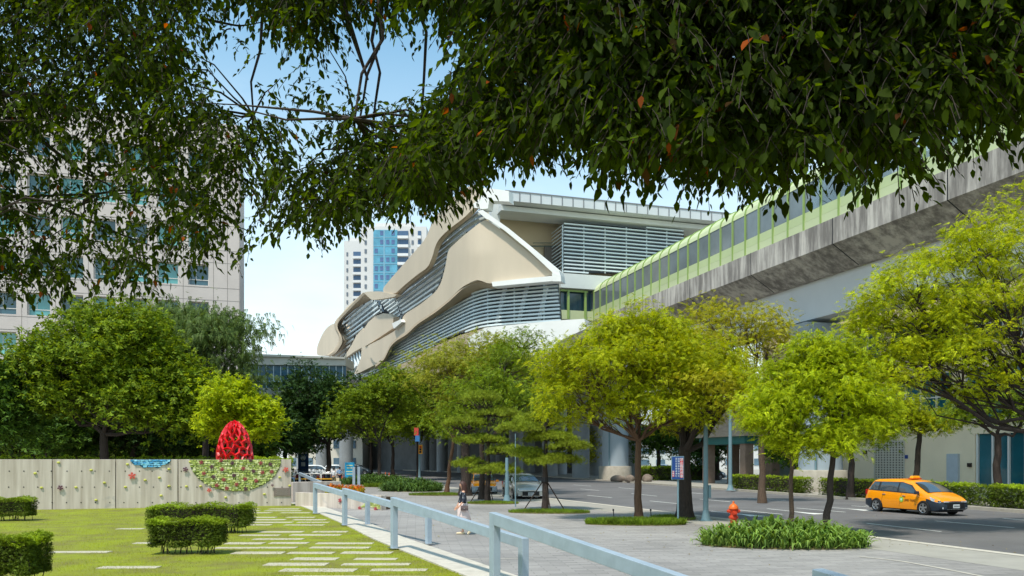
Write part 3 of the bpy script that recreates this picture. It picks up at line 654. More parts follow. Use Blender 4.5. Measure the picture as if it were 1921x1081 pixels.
# belly: face to crease, then turns under
Bl_top = [(905,245),(868,262),(820,300),(768,342),(715,392),(702,415),(692,480),(672,560),(645,612),(560,682),(476,732),(470,772),(440,810),(350,862),(285,893)]
crease = [(1238,530),(1080,550),(940,572),(905,572),(880,562),(855,554),(828,562),(775,590),(712,650),(640,708),(545,770),(488,826),(445,848),(410,880),(378,950),(334,985)]
skin_sheet('belly_shell', Bl_top+[(334,985),(378,950),(410,880),(445,848),(488,826),(545,770),(640,708),(712,650),(775,590),(828,562),(855,554),(880,562),(905,572),(940,572),(1080,550),(1238,530),(1236,515)], shell, 1.7, .6, step=9,
           bulge=lambda x, y: .5*math.exp(-((x-900)/26)**2)*min(1, max(0, (y-415)/60)))
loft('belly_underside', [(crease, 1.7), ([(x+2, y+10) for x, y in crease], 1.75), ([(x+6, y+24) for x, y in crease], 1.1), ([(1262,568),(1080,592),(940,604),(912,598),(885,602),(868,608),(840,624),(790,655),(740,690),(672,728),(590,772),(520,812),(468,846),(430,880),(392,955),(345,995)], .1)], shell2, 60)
# white beak rim
def rim(name, a, b, off, th): skin_sheet(name, a+b[::-1], white, off, th, smooth=False, step=14)
rim('beak_rim', [(852,205),(880,200),(985,275),(1120,385),(1268,508),(1277,562)], [(898,246),(905,247),(985,300),(1110,402),(1232,516),(1236,560)], 2.3, 1.4)
rim('beak_rim', [(1236,516),(1275,530),(1277,562)], [(1230,524),(1232,545),(1236,562)], 2.35, 1.2)
rim('beak_rim', [(925,565),(1080,548),(1235,534)], [(930,588),(1080,574),(1238,560)], 2.25, 1.2)
# white roof knuckle
skin_sheet('roof_knuckle', [(868,88),(930,92),(1012,104),(1014,158),(912,152),(906,192),(880,196),(832,188),(832,168),(866,140),(872,112)], white, 2.3, 1.2, smooth=False)
# louvre bands
def inside(poly, x, y):
    c = False; j = len(poly)-1
    for i in range(len(poly)):
        if (poly[i][1] > y) != (poly[j][1] > y) and x < (poly[j][0]-poly[i][0])*(y-poly[i][1])/(poly[j][1]-poly[i][1])+poly[i][0]: c = not c
        j = i
    return c
slatm = mat('louvre_metal', srgb(212,222,224), .45, .05, .5)
def louvres(poly, dz, sz=.15, back=True, off=.25, post=4.5, surf=fac, name='louvres', dep=.28):
    P = [Z1(*p) for p in poly]; x0, x1 = min(p[0] for p in P), max(p[0] for p in P); m = MB()
    pts = [surf(x, y, off) for x, y in P]; za_, zb_ = min(p[2] for p in pts), max(p[2] for p in pts)
    xs = np.arange(x0, x1+.1, 2.0); base = [surf(x, HY, off) for x in xs]
    nrm = [(nL if x < 895 else nR) if surf is fac else FNm for x in xs]
    for z in np.arange(za_+dz/2, zb_, dz):
        run = []
        for i, x in enumerate(xs):
            D = base[i][1]; y = HY-(z-EYE)*FP/D
            if inside(P, x, y): run.append(i)
            if run and (not inside(P, x, y) or i == len(xs)-1):
                if len(run) > 1:
                    A = [np.array([base[j][0], base[j][1], z]) for j in run]; N_ = [np.array([nrm[j][0], nrm[j][1], 0]) for j in run]
                    V = []; 
                    for a, n_ in zip(A, N_): V += [a+n_*dep/2+[0,0,-sz/2], a+n_*dep/2+[0,0,sz/2], a-n_*dep/2+[0,0,sz/2], a-n_*dep/2+[0,0,-sz/2]]
                    F = [[4*i_+q, 4*i_+(q+1) % 4, 4*i_+4+(q+1) % 4, 4*i_+4+q] for i_ in range(len(A)-1) for q in range(4)]
                    m.add(V, F)
                run = []
    # struts
    last = None
    for i, x in enumerate(xs):
        if last is not None and np.linalg.norm(base[i][:2]-last[:2]) < post: continue
        last = base[i]; D = base[i][1]; zz = [z for z in np.arange(za_, zb_, .2) if inside(P, x, HY-(z-EYE)*FP/D)]
        if len(zz) > 3:
            q = base[i]-np.array([*nrm[i], 0])*.35; mp_ = MB(); mp_.box((q[0], q[1], (zz[0]+zz[-1])/2), (.16,.16,zz[-1]-zz[0])); mp_.build('louvre_post', slatm, ST, world=True)
    if m.n: m.build(name, slatm, ST, world=True)
    if back: skin_sheet('recessed_glazing', poly, backm, off-1.3, .3, smooth=False, surf=surf, step=16)
louvres([(862,198),(900,240),(868,262),(768,342),(702,412),(692,480),(672,560),(645,612),(560,682),(476,732),(440,655),(560,545),(618,500),(642,440),(660,385),(700,325),(790,255)], .62, .24)
louvres([(358,652),(432,640),(444,660),(474,735),(470,760),(430,742),(380,700)], .62, .2)
louvres([(316,652),(345,662),(372,715),(335,736),(298,770),(272,802),(240,835),(212,890),(174,942),(110,942),(155,900),(178,868),(165,825),(163,790),(182,750),(240,700)], .8, .26)
louvres([(228,1036),(334,985),(378,950),(410,880),(440,850),(480,830),(520,806),(600,760),(680,716),(760,668),(850,612),(910,592),(1262,562),(1278,762),(930,790),(880,795),(780,822),(700,850),(500,970),(350,1025),(240,1062)], .385, .17, post=3.2)
m = MB()
for i in range(6):
    x0 = 190+i*13; a = fac(*Z1(x0, 950-i*9), .4); b = fac(*Z1(x0+16, 1010-i*8), .4)
    m.tube([fac(*Z1(x0, 950-i*9), .5), fac(*Z1(x0+12, 1022-i*9), .5)], .28, 6)
m.build('slanted_fins', slatm, ST, world=True)
skin_sheet('recessed_glazing', [(180,950),(262,902),(258,950),(226,1032),(196,1026)], backm, -.8, .3, smooth=False)
m = MB()
for x in (950, 1060, 1160):
    m.tube([fac(*Z1(x, 780), -.5), fac(*Z1(x+45, 585), -.5)], .22, 8)
m.build('raking_struts', MT['white_concrete'], ST, world=True)
# white podium girder and beige sill below the louvres
skin_sheet('podium_girder', [(890,797),(925,792),(1290,758),(1395,752),(1405,800),(1260,868),(1235,925),(1150,935),(960,950),(820,930),(800,850)], white, .7, 3, smooth=False)
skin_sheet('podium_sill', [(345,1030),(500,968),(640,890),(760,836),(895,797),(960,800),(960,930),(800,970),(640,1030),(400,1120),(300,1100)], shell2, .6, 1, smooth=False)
# front end facing the viaduct
FNm = FNV*-1.0     # outward normal towards the camera
def front(px, py, off=0.0):
    r = np.array([(px-CX)/FP, 1.0]); D = (86-off)/(r@FNV); return W(px, py, D)
def fbox(name, pa, pb, off, th, mt, bevel=0):   # box on the front plane between two seen corners (left-top, right-bottom); horizontal edges follow the plane
    a = front(pa[0], pa[1], off); b = front(pb[0], pb[1], off); n = np.array([*FNV, 0])*th
    m = MB(); f = [[a[0],a[1],b[2]],[b[0],b[1],b[2]],[b[0],b[1],a[2]],[a[0],a[1],a[2]]]; m.slab3(f, n); return m.build(name, mt, ST, world=True, bevel=bevel)
def zbox(name, pxa, pxb, z0, z1, off, th, mt):
    a = front(pxa, HY, off); b = front(pxb, HY, off); m = MB(); m.slab3([[a[0],a[1],z0],[b[0],b[1],z0],[b[0],b[1],z1],[a[0],a[1],z1]], np.array([*FNV,0])*th); return m.build(name, mt, ST, world=True)
zf = lambda px, py, off=0: front(px, py, off)[2]
roofm = mat('roof_panel', srgb(204,206,206), .4, .06, .3); beamm = mat('beam_paint', srgb(206,208,204), .65, .05, .4)
zt, zb = zf(1000,364,2), zf(1000,381,2)
zbox('roof', 948, 1372, zb, zt, 2, 70, roofm)
m = MB()
for k in range(22):
    px = 955+k*20; a = front(px, HY, 2.04); m.box((a[0], a[1], (zt+zb)/2), (.09,.05,zt-zb), ROADROT)
a = front(948, HY, 2.05); b = front(1372, HY, 2.05); 
m.slab3([[a[0],a[1],zt-.02],[b[0],b[1],zt-.02],[b[0],b[1],zt+.12],[a[0],a[1],zt+.12]], np.array([*FNV,0])*.2)
m.build('roof_seams', mat('seam_metal', srgb(120,122,124), .5, 0), ST, world=True)
zbox('roof_beam', 940, 1372, zf(1000,400,.6), zb-.12, .6, 3, beamm)
zbox('roof_soffit', 930, 1372, zf(1000,400,.6)+.6, zb-.1, -2.4, 30, beamm)
zbox('end_wall', 905, 1400, zf(1000,560,-4), zf(1000,396,-4), -4.5, 1, mat('end_wall_render', srgb(204,186,154), .8, .04, .3))
m = MB(); a = front(1021, 0, -4.3); m.box((a[0]+.9, a[1], zf(1030,490,-4.3)), (1.9,.3,3.3), ROADROT); m.build('vent_grille', mat('grille_dark', srgb(112,104,96), .6, .2, 4), ST, world=True)
m = MB(); p0, p1 = front(985, 462, -3.9), front(1056, 462, -3.9); m.tube([p0, p1], .07, 6); p0, p1 = front(1000, 456, -3.9), front(1050, 456, -3.9); m.tube([p0, p1], .05, 6); m.build('wall_pipe', mat('pipe_green', srgb(96,112,104), .5, 0), ST, world=True)
zbox('column', 922, 938, zf(930,430,-1), zf(930,380,-1), -1, 1.2, beamm)
# louvred room over the track
def frontz(x, y, off=0): return front(x, y, off)
louvres([(1290,268),(1900,300),(1900,520),(1290,520)], .42, .13, surf=front, off=0, post=2.6)
m = MB(); a = front(1057, 0, 0); z0, z1 = zf(1057,513), zf(1057,419)      # the short return side of the louvred room
for z in np.arange(z0+.1, z1, .42): m.slab3([[a[0],a[1],z],[a[0]-.02,a[1],z],[a[0]-.02,a[1],z+.13],[a[0],a[1],z+.13]], np.array([*FNV,0])*4)
m.build('louvres', slatm, ST, world=True)
zbox('track_beam', 1052, 1372, zf(1080,541,.5), zf(1080,514,.5), .5, 3.5, beamm)
zbox('platform_glazing', 1052, 1125, zf(1080,598,0), zf(1080,542,0), -.4, .4, glassmat('platform_glass', srgb(46,72,84), .1))
m = MB()
for px in (1066, 1098): a = front(px, HY, .1); m.box((a[0], a[1], (zf(1080,600)+zf(1080,546))/2), (.25,.2,zf(1080,546)-zf(1080,600)), ROADROT)
a = front(1052, HY, .1); b = front(1103, HY, .1)
for z_ in (zf(1080,548), ): m.slab3([[a[0],a[1],z_],[b[0],b[1],z_],[b[0],b[1],z_+.2],[a[0],a[1],z_+.2]], np.array([*FNV,0])*.2)
m.build('green_frame', rib_m, ST, world=True)
zbox('green_panel', 1052, 1125, zf(1080,600), zf(1080,583), .05, .3, grn)
# body of the building behind the skins, floor slab over the street, columns
def lpt(s, w, z): p = C0+dL*s-nL*w; return [p[0], p[1], z]
m = MB(); m.hexa([lpt(9,3,15.5),lpt(9,34,15.5),lpt(108,34,15.5),lpt(108,3,15.5)], [lpt(9,3,28),lpt(9,34,28),lpt(108,34,28),lpt(108,3,28)]); m.build('core', mat('core_wall', srgb(120,112,100), .9, .05), ST, world=True)
m = MB(); m.hexa([lpt(1,1.2,12.6),lpt(1,34,12.6),lpt(110,34,12.6),lpt(110,1.2,12.6)], [lpt(1,1.2,15.3),lpt(1,34,15.3),lpt(110,34,15.3),lpt(110,1.2,15.3)]); m.build('floor_slab', mat('slab_soffit', srgb(150,148,144), .85, .08, .3), ST, world=True)
colm = mat('column_paint', srgb(146,150,152), .7, .1, .5)
for T in range(98, 175, 12):
    for N_ in (39.5, 47):
        m = MB(); nn_ = N_-max(0, (T-110))*.12; m.lathe([(1.15,-.1),(1.15,12.7)], R(nn_, T), 16); m.build('column', colm, ST, world=True, smooth=True)
for T in range(118, 150, 14):
    m = MB(); m.lathe([(1.0,-.1),(1.0,12.7)], R(11-(T-118)*.18, T), 16); m.build('column', colm, ST, world=True, smooth=True)
m = MB(); a, b = R(54, 122), R(20, 215); wallstrip(m, a, b, -.2, 12.6, 1); m.build('ground_floor_wall', mat('ground_floor_dark', srgb(96,98,98), .8, .2, .4), ST, world=True)

# ================= BEIGE BUILDING on the far side =================
EB = thing('beige_building', 'low beige building with teal windows behind the hedge across the road', 'building', R(48, 40), ROADROT)
N0, T0b, T1b = 48, -5, 70
def TB(px, n=48):
    r = np.array([(px-CX)/FP, 1.0]); D = n/(r@FD); return float((r*D)@FNV)
TG = TB(1829)
m = MB(); TL = 6.55
# front wall as a strip with openings cut: ground opening (store glazing) and upper window band
def nb(ta, tb, z0, z1, n0=N0, th=.5): m.hexa([R(n0,ta,z0),R(n0+th,ta,z0),R(n0+th,tb,z0),R(n0,tb,z0)], [R(n0,ta,z1),R(n0+th,ta,z1),R(n0+th,tb,z1),R(n0,tb,z1)])
tglass = (T0b, TG)      # ground floor glazing runs towards the camera
nb(TG, T1b, -.2, 5.0); nb(T0b, TG, 4.2, 5.0); nb(T0b, TG, -.2, .35); nb(T0b, T1b, 5.0, 5.25, N0-.12, .62)
nb(T0b, T1b, 8.9, 10.6); nb(T0b, T1b, 13.2, 15.2)
for t in np.arange(T0b, T1b, 7.2): nb(t, t+1.2, 5.25, 8.9); nb(t, t+1.2, 10.6, 13.2)
nb(61, T1b, 5.25, 13.2)
m.build('wall', MT['beige'], EB, world=True)
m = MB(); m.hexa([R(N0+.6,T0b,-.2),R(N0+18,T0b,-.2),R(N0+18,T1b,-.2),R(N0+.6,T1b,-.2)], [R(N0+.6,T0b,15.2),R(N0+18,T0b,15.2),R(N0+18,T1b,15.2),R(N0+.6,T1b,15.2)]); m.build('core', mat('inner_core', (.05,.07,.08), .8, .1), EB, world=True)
tg = glassmat('deep_teal_glass', srgb(34,96,108), .08)
for (za0, zb0) in ((5.25,8.9),(10.6,13.2)):
    for t in np.arange(T0b+1.2, 60, 7.2):
        m = MB(); m.hexa([R(N0+.2,t,za0),R(N0+.3,t,za0),R(N0+.3,t+6,za0),R(N0+.2,t+6,za0)], [R(N0+.2,t,zb0),R(N0+.3,t,zb0),R(N0+.3,t+6,zb0),R(N0+.2,t+6,zb0)]); w_ = m.build('window', tg, EB, world=True)
        m = MB()
        for q in np.arange(0, 6.1, 1.5): m.box((*R(N0+.12, t+q)[:2], (za0+zb0)/2), (.14,.09,zb0-za0), ROADROT)
        for z in (za0+.04, (za0+zb0)/2, zb0-.04): m.hexa([R(N0+.08,t,z-.05),R(N0+.18,t,z-.05),R(N0+.18,t+6,z-.05),R(N0+.08,t+6,z-.05)], [R(N0+.08,t,z+.05),R(N0+.18,t,z+.05),R(N0+.18,t+6,z+.05),R(N0+.08,t+6,z+.05)])
        f_ = m.build('frame', MT['white_concrete'], EB, world=True); f_.parent = w_
m = MB(); m.hexa([R(N0+.25,T0b,.35),R(N0+.35,T0b,.35),R(N0+.35,TG,.35),R(N0+.25,TG,.35)], [R(N0+.25,T0b,4.2),R(N0+.35,T0b,4.2),R(N0+.35,TG,4.2),R(N0+.25,TG,4.2)]); sg = m.build('shop_glazing', tg, EB, world=True)
m = MB()
for t in np.arange(TG-.1, T0b, -1.25): m.box((*R(N0+.15, t)[:2], 2.27), (.16,.12,3.84), ROADROT)
f_ = m.build('mullions', MT['white_concrete'], EB, world=True); f_.parent = sg
# roller grille
m = MB(); ta, tb = TB(1697), TB(1643); m2_ = MB()
m2_.hexa([R(N0-.02,ta,.6),R(N0+.02,ta,.6),R(N0+.02,tb,.6),R(N0-.02,tb,.6)], [R(N0-.02,ta,3.9),R(N0+.02,ta,3.9),R(N0+.02,tb,3.9),R(N0-.02,tb,3.9)])
gr = m2_.build('roller_grille', mat('grille_gap', srgb(120,116,104), .8, .1), EB, world=True)
for z in np.arange(.6, 3.95, .2): m.hexa([R(N0-.07,ta,z),R(N0-.03,ta,z),R(N0-.03,tb,z),R(N0-.07,tb,z)], [R(N0-.07,ta,z+.09),R(N0-.03,ta,z+.09),R(N0-.03,tb,z+.09),R(N0-.07,tb,z+.09)])
for t in np.arange(ta, tb+.1, .32): m.box((*R(N0-.055, t)[:2], 2.25), (.05,.1,3.4), ROADROT)
f_ = m.build('slats', mat('grille_slat', srgb(206,200,186), .6, .05), EB, world=True); f_.parent = gr
m = MB(); m.box((*R(N0-.1, TB(1790))[:2], 1.6), (.2,1.0,2.4), ROADROT); m.build('cabinet', mat('grey_door', srgb(180,188,196), .5, .05), EB, world=True)
m = MB(); m.box((*R(N0-.04, TB(1701))[:2], 2.6), (.05,.28,.28), ROADROT); m.build('number_plate', mat('blue_plate', srgb(40,70,140), .5, 0), EB, world=True)
for t, z in ((TB(1821),2.0),(TB(1722),2.2),(TB(1625),3.0)):
    m = MB(); m.box((*R(N0-.12, t)[:2], z), (.24,.2,.28), ROADROT); m.build('wall_lamp', MT['bark_dark'], EB, world=True)
# pavilion with tiled roof and teal fascia
PV = thing('pavilion', 'brown pavilion with shingled roof and teal fascia near the viaduct pier', 'pavilion', (*W(1420, 0, 78)[:2], 0), ROADROT)
m = MB(); m.box((0,0,4.2), (8,8,.7)); m.build('fascia', mat('teal_fascia', srgb(38,96,92), .5, .05), PV)
m = MB(); m.box((0,0,5.9), (8.6,8.6,2.7), taper=.55); m.build('roof', mat('roof_shingle', srgb(160,138,118), .85, .2, 1.5, .4, 8, stretch=(1,1,6)), PV)
for x in (-3.4, -.6, 3.2):
    for y in (-3.4, 3.2):
        m = MB(); m.box((x,y,1.9), (.9,.9,4)); m.build('column', mat('brown_tile', srgb(128,108,94), .8, .15, 3), PV, bevel=.03)
m = MB(); m.box((1.4,-2,1.6), (2.8,.1,3)); m.build('glass_screen', glassmat('pavilion_glass', srgb(110,128,128), .1), PV)
# distant blocks closing the street
def farblock(label, px0, px1, ytop, D, col, floors=4, dep=12):
    a, b = W(px0, 0, D), W(px1, 0, D); zt = za(ytop, D); w = b[0]-a[0]; t = thing('apartment_block', label, 'building', (a[0], D, 0))
    m = MB(); m.box((w/2, dep/2, zt/2), (w, dep, zt)); m.build('wall', mat('block_wall', col, .8, .06, .1), t)
    fa = None; gm_ = glassmat('block_window', srgb(86,112,128), .2)
    for k in range(floors):
        for x in np.arange(1.6, w-1, 3.4):
            if fa is None: m = MB(); m.box((0,0,0), (1.9, .2, (zt/floors)*.42)); a_ = fa = m.build('window', gm_, t)
            else: a_ = fa.copy(); COL.objects.link(a_); a_.parent = t
            a_.location = (x, -.02, 1.8+k*(zt-1)/floors)
farblock('cream block at the end of the street behind the scooters', 540, 680, 775, 190, srgb(214,206,190), 3)
farblock('grey low block right of the cream block down the street', 682, 790, 800, 205, srgb(180,176,168), 2)
farblock('pale block seen under the viaduct beside the pier', 1165, 1300, 790, 170, srgb(200,204,200), 4)
farblock('white block far behind the pavilion', 1302, 1450, 700, 190, srgb(206,204,200), 6)
# ================= CONCRETE ART WALL =================
WR = W(547, 0, 41.4)[:2]
AW = thing('concrete_wall', 'long board-marked concrete wall with a green mosaic half disc and small flowers', 'wall', (*WR, 0), ROADROT)
def wx(px, py=900):            # position on the wall face seen at a photo pixel -> (x along the wall, z)
    r = np.array([(px-CX)/FP, 1.0]); D = (WR@FNV)/(r@FNV); p = r*D; return float((p-WR)@FD), EYE+(HY-py)/FP*D
def streaked():
    m = bpy.data.materials.new('streaked_concrete'); m.use_nodes = True; nt = m.node_tree; p = nt.nodes['Principled BSDF']; L = nt.links.new; p.inputs['Roughness'].default_value = .85
    tc = nn(nt, 'ShaderNodeTexCoord'); mp = nn(nt, 'ShaderNodeMapping'); mp.inputs['Scale'].default_value = (2.6, 2.6, .18); L(tc.outputs['Object'], mp.inputs[0])
    a = nn(nt, 'ShaderNodeTexNoise'); a.inputs['Scale'].default_value = 1.4; a.inputs['Detail'].default_value = 6; L(mp.outputs[0], a.inputs['Vector'])
    b = nn(nt, 'ShaderNodeTexNoise'); b.inputs['Scale'].default_value = 1.1; b.inputs['Detail'].default_value = 8; b.inputs['Roughness'].default_value = .7; L(tc.outputs['Object'], b.inputs['Vector'])
    r1 = nn(nt, 'ShaderNodeValToRGB'); e = r1.color_ramp.elements; e[0].position = .3; e[0].color = (*srgb(164,150,136), 1); e[1].position = .66; e[1].color = (*srgb(206,193,181), 1)
    r2 = nn(nt, 'ShaderNodeValToRGB'); e = r2.color_ramp.elements; e[0].position = .58; e[0].color = (0,0,0,1); e[1].position = .72; e[1].color = (1,1,1,1)
    mi = nn(nt, 'ShaderNodeMix', data_type='RGBA'); mi.inputs['B'].default_value = (*srgb(142,142,144), 1)
    sx = nn(nt, 'ShaderNodeSeparateXYZ'); L(tc.outputs['Object'], sx.inputs[0]); mr = nn(nt, 'ShaderNodeMapRange'); mr.inputs['From Min'].default_value = 1.5; mr.inputs['From Max'].default_value = .4; L(sx.outputs['Z'], mr.inputs['Value'])
    mu = nn(nt, 'ShaderNodeMath', operation='MULTIPLY'); mu.inputs[1].default_value = .8; m2 = nn(nt, 'ShaderNodeMath', operation='MULTIPLY')
    L(a.outputs[0], r1.inputs[0]); L(b.outputs[0], r2.inputs[0]); L(r2.outputs[0], m2.inputs[0]); L(mr.outputs[0], m2.inputs[1]); L(m2.outputs[0], mu.inputs[0]); L(mu.outputs[0], mi.inputs['Factor'])
    L(r1.outputs[0], mi.inputs['A']); L(mi.outputs['Result'], p.inputs['Base Color'])
    bp = nn(nt, 'ShaderNodeBump'); bp.inputs['Strength'].default_value = .3; bp.inputs['Distance'].default_value = .01; L(b.outputs[0], bp.inputs['Height']); L(bp.outputs[0], p.inputs['Normal']); return m
SCN = streaked()
edges = [0]+[wx(p)[0] for p in (334, 217, 98, -20, -150)]
for a, b in zip(edges[:-1], edges[1:]):
    m = MB(); m.box(((a+b)/2, .17, 1.15), (abs(b-a)-.035, .34, 2.5)); m.build('panel', SCN, AW, bevel=.012)
m = MB(); m.box((edges[-1]/2, .2, 1.1), (abs(edges[-1])-.2, .2, 2.3)); m.build('core', MT['dark'], AW)
# tie holes
m = MB()
for px in range(-10, 545, 27):
    for py in (884, 914, 943):
        x, z = wx(px+random.uniform(-2,2), py); m.lathe([(.028,-.0),(.03,.012)], (0,0,0), 8); V = m.V[-1]; m.V[-1] = np.c_[V[:,0]+x, -V[:,2]+.002, V[:,1]+z]
m.build('tie_holes', MT['dark'], AW)
petal = [mat('coral_ceramic', srgb(206,84,72), .4, .12, 6), mat('plum_ceramic', srgb(96,58,72), .4, .12, 6), mat('mauve_red_ceramic', srgb(160,70,74), .4, .12, 6)]
cen = mat('yellow_ceramic', srgb(216,190,90), .4, .1)
def flower(m, x, z, r, y=-.05, rot=0):
    for k in range(5):
        a = rot+k*2*math.pi/5; c_, s_ = math.cos(a), math.sin(a); pts = []
        for u, v in ((.15,-.06),(.55,-.3),(.95,-.22),(1.02,0),(.95,.22),(.55,.3),(.15,.06)): pts.append((x+r*(u*c_-v*s_), y, z+r*(u*s_+v*c_)))
        m.slab3(pts, (0, .04, 0))
    m.box((x, y-.01, z), (r*.3, .05, r*.3))
F_ = {0: MB(), 1: MB(), 2: MB()}
def fl(px, py, r, k): x, z = wx(px, py); flower(F_[k], x, z, r, -.10, random.random())
zz4 = lambda x, y: (x/3.2017, 760+y/3.2017)
for x, y, r, k in ((795,425,.17,0),(365,497,.13,1),(1115,387,.13,1),(1257,511,.11,0),(1717,388,.14,0),(1636,482,.07,1)): fl(*zz4(x, y), r, k)
zl = lambda x, y: (340+x/5.6875, 770+y/5.6875)
for x, y, k in ((215,556,2),(425,534,2),(545,562,1),(325,602,1),(437,630,2),(662,620,2),(848,562,2),(950,576,1),(772,648,1),(866,662,2),(965,655,2),(243,672,2),(345,710,1),(562,694,1),(455,738,2),(682,732,2),(800,752,2),(380,800,2),(590,790,2),(487,832,2),(688,836,1),(740,530,1)):
    fl(*zl(x, y), .105, k)
for k in F_: F_[k].build('ceramic_flowers', petal[k], AW, normals=True)
# mosaic half disc: rows of small raised tiles
xc, _ = wx(443); rx_, rz_ = 2.2, 1.62
tm = [mat('green_tile_%s' % n, srgb(*c), .45, .1, 8) for n, c in (('pale',(188,196,116)),('mid',(166,178,88)),('cream',(206,208,150)),('moss',(146,158,80)))]
for nm, cx0, RX, RZ, tms, lab in (('mosaic', xc, rx_, rz_, tm, None), ('blue_mosaic', wx(283)[0], .92, .38, [mat('blue_tile_a', srgb(70,150,196), .4, .15, 8), mat('blue_tile_b', srgb(126,190,214), .4, .15, 8)], 'blue mosaic patch at the top of the wall')):
    m = MB(); th = np.linspace(math.pi, 2*math.pi, 40); 
    m.slab3([(cx0+RX*math.cos(t), -.02, 2.395+RZ*math.sin(t)*(1 if nm == 'mosaic' else 1+.18*math.sin(9*t))) for t in th], (0, .03, 0)); bk = m.build(nm, mat(nm+'_grout', srgb(104,112,66) if nm == 'mosaic' else srgb(40,96,130), .9, .1), AW)
    if lab: tag(bk, lab)
    m = MB(); z = 2.38; h = .092; row = 0
    while z > 2.4-RZ:
        x = cx0-RX
        while x < cx0+RX:
            w = random.uniform(.1, .19); xm = x+w/2; zm = z-h/2
            e = ((xm-cx0)/RX)**2+((zm-2.395)/RZ)**2
            if e < .97:
                j = lambda s=.02: random.uniform(-s, s); y0 = -.045-random.random()*.02
                m.slab3([(x+.008+j(), y0, z-h+.01+j()),(x+w-.008+j(), y0+j(), z-h+.01+j()),(x+w-.008+j(), y0+j(), z-.008+j()),(x+.008+j(), y0, z-.008+j())], (0, .03, 0), m=random.randrange(len(tms)))
            x += w
        z -= h; row += 1
    m.build('tiles', tms, AW).parent = bk
m = MB()   # little ceramic leaves fixed to the wall
for x, y in ((352,345),(212,410),(548,390),(627,466),(250,496),(457,494),(766,355),(1015,384),(872,450),(958,436),(754,492),(1016,486),(968,543),(1143,340),(1120,488),(1205,487),(1680,434),(1355,554),(1588,535),(577,570),(1740,484)):
    a, z = wx(*zz4(x, y)); m.lathe([(.02,-.05),(.06,-.03),(.07,0),(.05,.035),(.015,.05)], (a, -.03, z), 8, sx=1.15, sy=.7)
m.build('ceramic_buds', mat('bud_glaze', srgb(186,184,84), .4, .15, 5), AW, bevel=.02)
m = MB(); a, z = wx(529, 923); m.box((a, -.02, z), (.82, .05, .42)); pq = m.build('plaque', mat('plaque_bronze', srgb(126,112,104), .5, .1), AW)
m = MB()
for k in range(6): m.box((a, -.05, z+.14-.055*k), (.62-.1*(k % 2), .012, .018))
m.build('inscription', mat('plaque_letters', srgb(158,146,136), .5, 0), AW).parent = pq

# low planter walls stepping off its right end
PW = thing('planter_wall', 'stepped low concrete planter beside the end of the long wall', 'planter', (*G(553, 948)[:2], 0), 0)
m = MB(); D1 = 40.8; a, b = W(549, 0, 45)[:2], W(640, 0, 47)[:2]; wallstrip(m, a, b, 0, za(904, 46)); m.build('upper_tier', SCN, PW, world=True, bevel=.01)
a, b = W(554, 0, 41.0)[:2], W(715, 0, 37.6)[:2]; m = MB(); wallstrip(m, a, b, 0, za(925, 40.3), .35); m.build('lower_tier', SCN, PW, world=True, bevel=.01)
soil = MB(); wallstrip(soil, a+[.2,.36], b+[-.3,.36], 0, .58, 1.3); soil.build('soil', mat('planter_soil', srgb(86,70,52), .95, .2, 4), PW, world=True)
m = MB(); mdr = (b-a)/np.linalg.norm(b-a); mnr = np.array([-mdr[1], mdr[0]])
if mnr[1] > 0: mnr = -mnr
def pwf(px, py, off=.03):
    r = np.array([(px-CX)/FP, 1.0]); D = ((a+mnr*off)@mnr)/(r@mnr); return W(px, py, D)
for yy in np.arange(942, 966, 2.6):
    xl = max(668, 690-(yy-938)*1.1)
    for xx in np.arange(xl, 712, 3.6):
        if pwf(xx, yy)[2] < .12: continue
        m.slab3([pwf(xx, yy+2.1), pwf(xx+3.1, yy+2.1), pwf(xx+3.1, yy), pwf(xx, yy)], (*(-mnr*.03), 0), m=random.randrange(4))
ms = m.build('mosaic', tm, PW, world=True, normals=True)
m = MB()
for px, py in ((674,954),(704,955),(637,939),(688,949)):
    p = pwf(px, py, .06); 
    for k in range(5):
        t_ = k*1.2566; pts = [p+np.array([*(mdr*(.12*(u*math.cos(t_)-v*math.sin(t_)))), .12*(u*math.sin(t_)+v*math.cos(t_))]) for u, v in ((.1,-.1),(.6,-.3),(1,0),(.6,.3),(.1,.1))]; m.slab3(pts, (*(-mnr*.03), 0))
m.build('ceramic_flowers', petal[2], PW, world=True)
P = []
for i in range(420):
    px = random.uniform(613, 682); D = 41-(px-554)/161*3.4+random.uniform(.45,1.6); P.append(W(px, 0, D)*[1,1,0]+[0,0,random.uniform(.6,1.05)])
P = np.array(P); FB = thing('flower_bed', 'mixed orange red and yellow flowers on top of the low planter', 'flowers', (P[:,0].mean(), P[:,1].mean(), .55))
V, F = scatter(P-[0,0,.15], rng.uniform(.16,.3,len(P)), 'tuft', pitch=rng.normal(-.6,.4,len(P))); fastmesh('leaves', V, F, LM['olive'], FB)
V, F = scatter(P, rng.uniform(.12,.2,len(P)), 'tuft', pitch=rng.normal(-.8,.4,len(P))); fastmesh('flowers', V, F, leafmat('orange_red_petals', srgb(214,84,28), srgb(222,140,34), srgb(176,40,30), .25, (1,1,1)), FB)

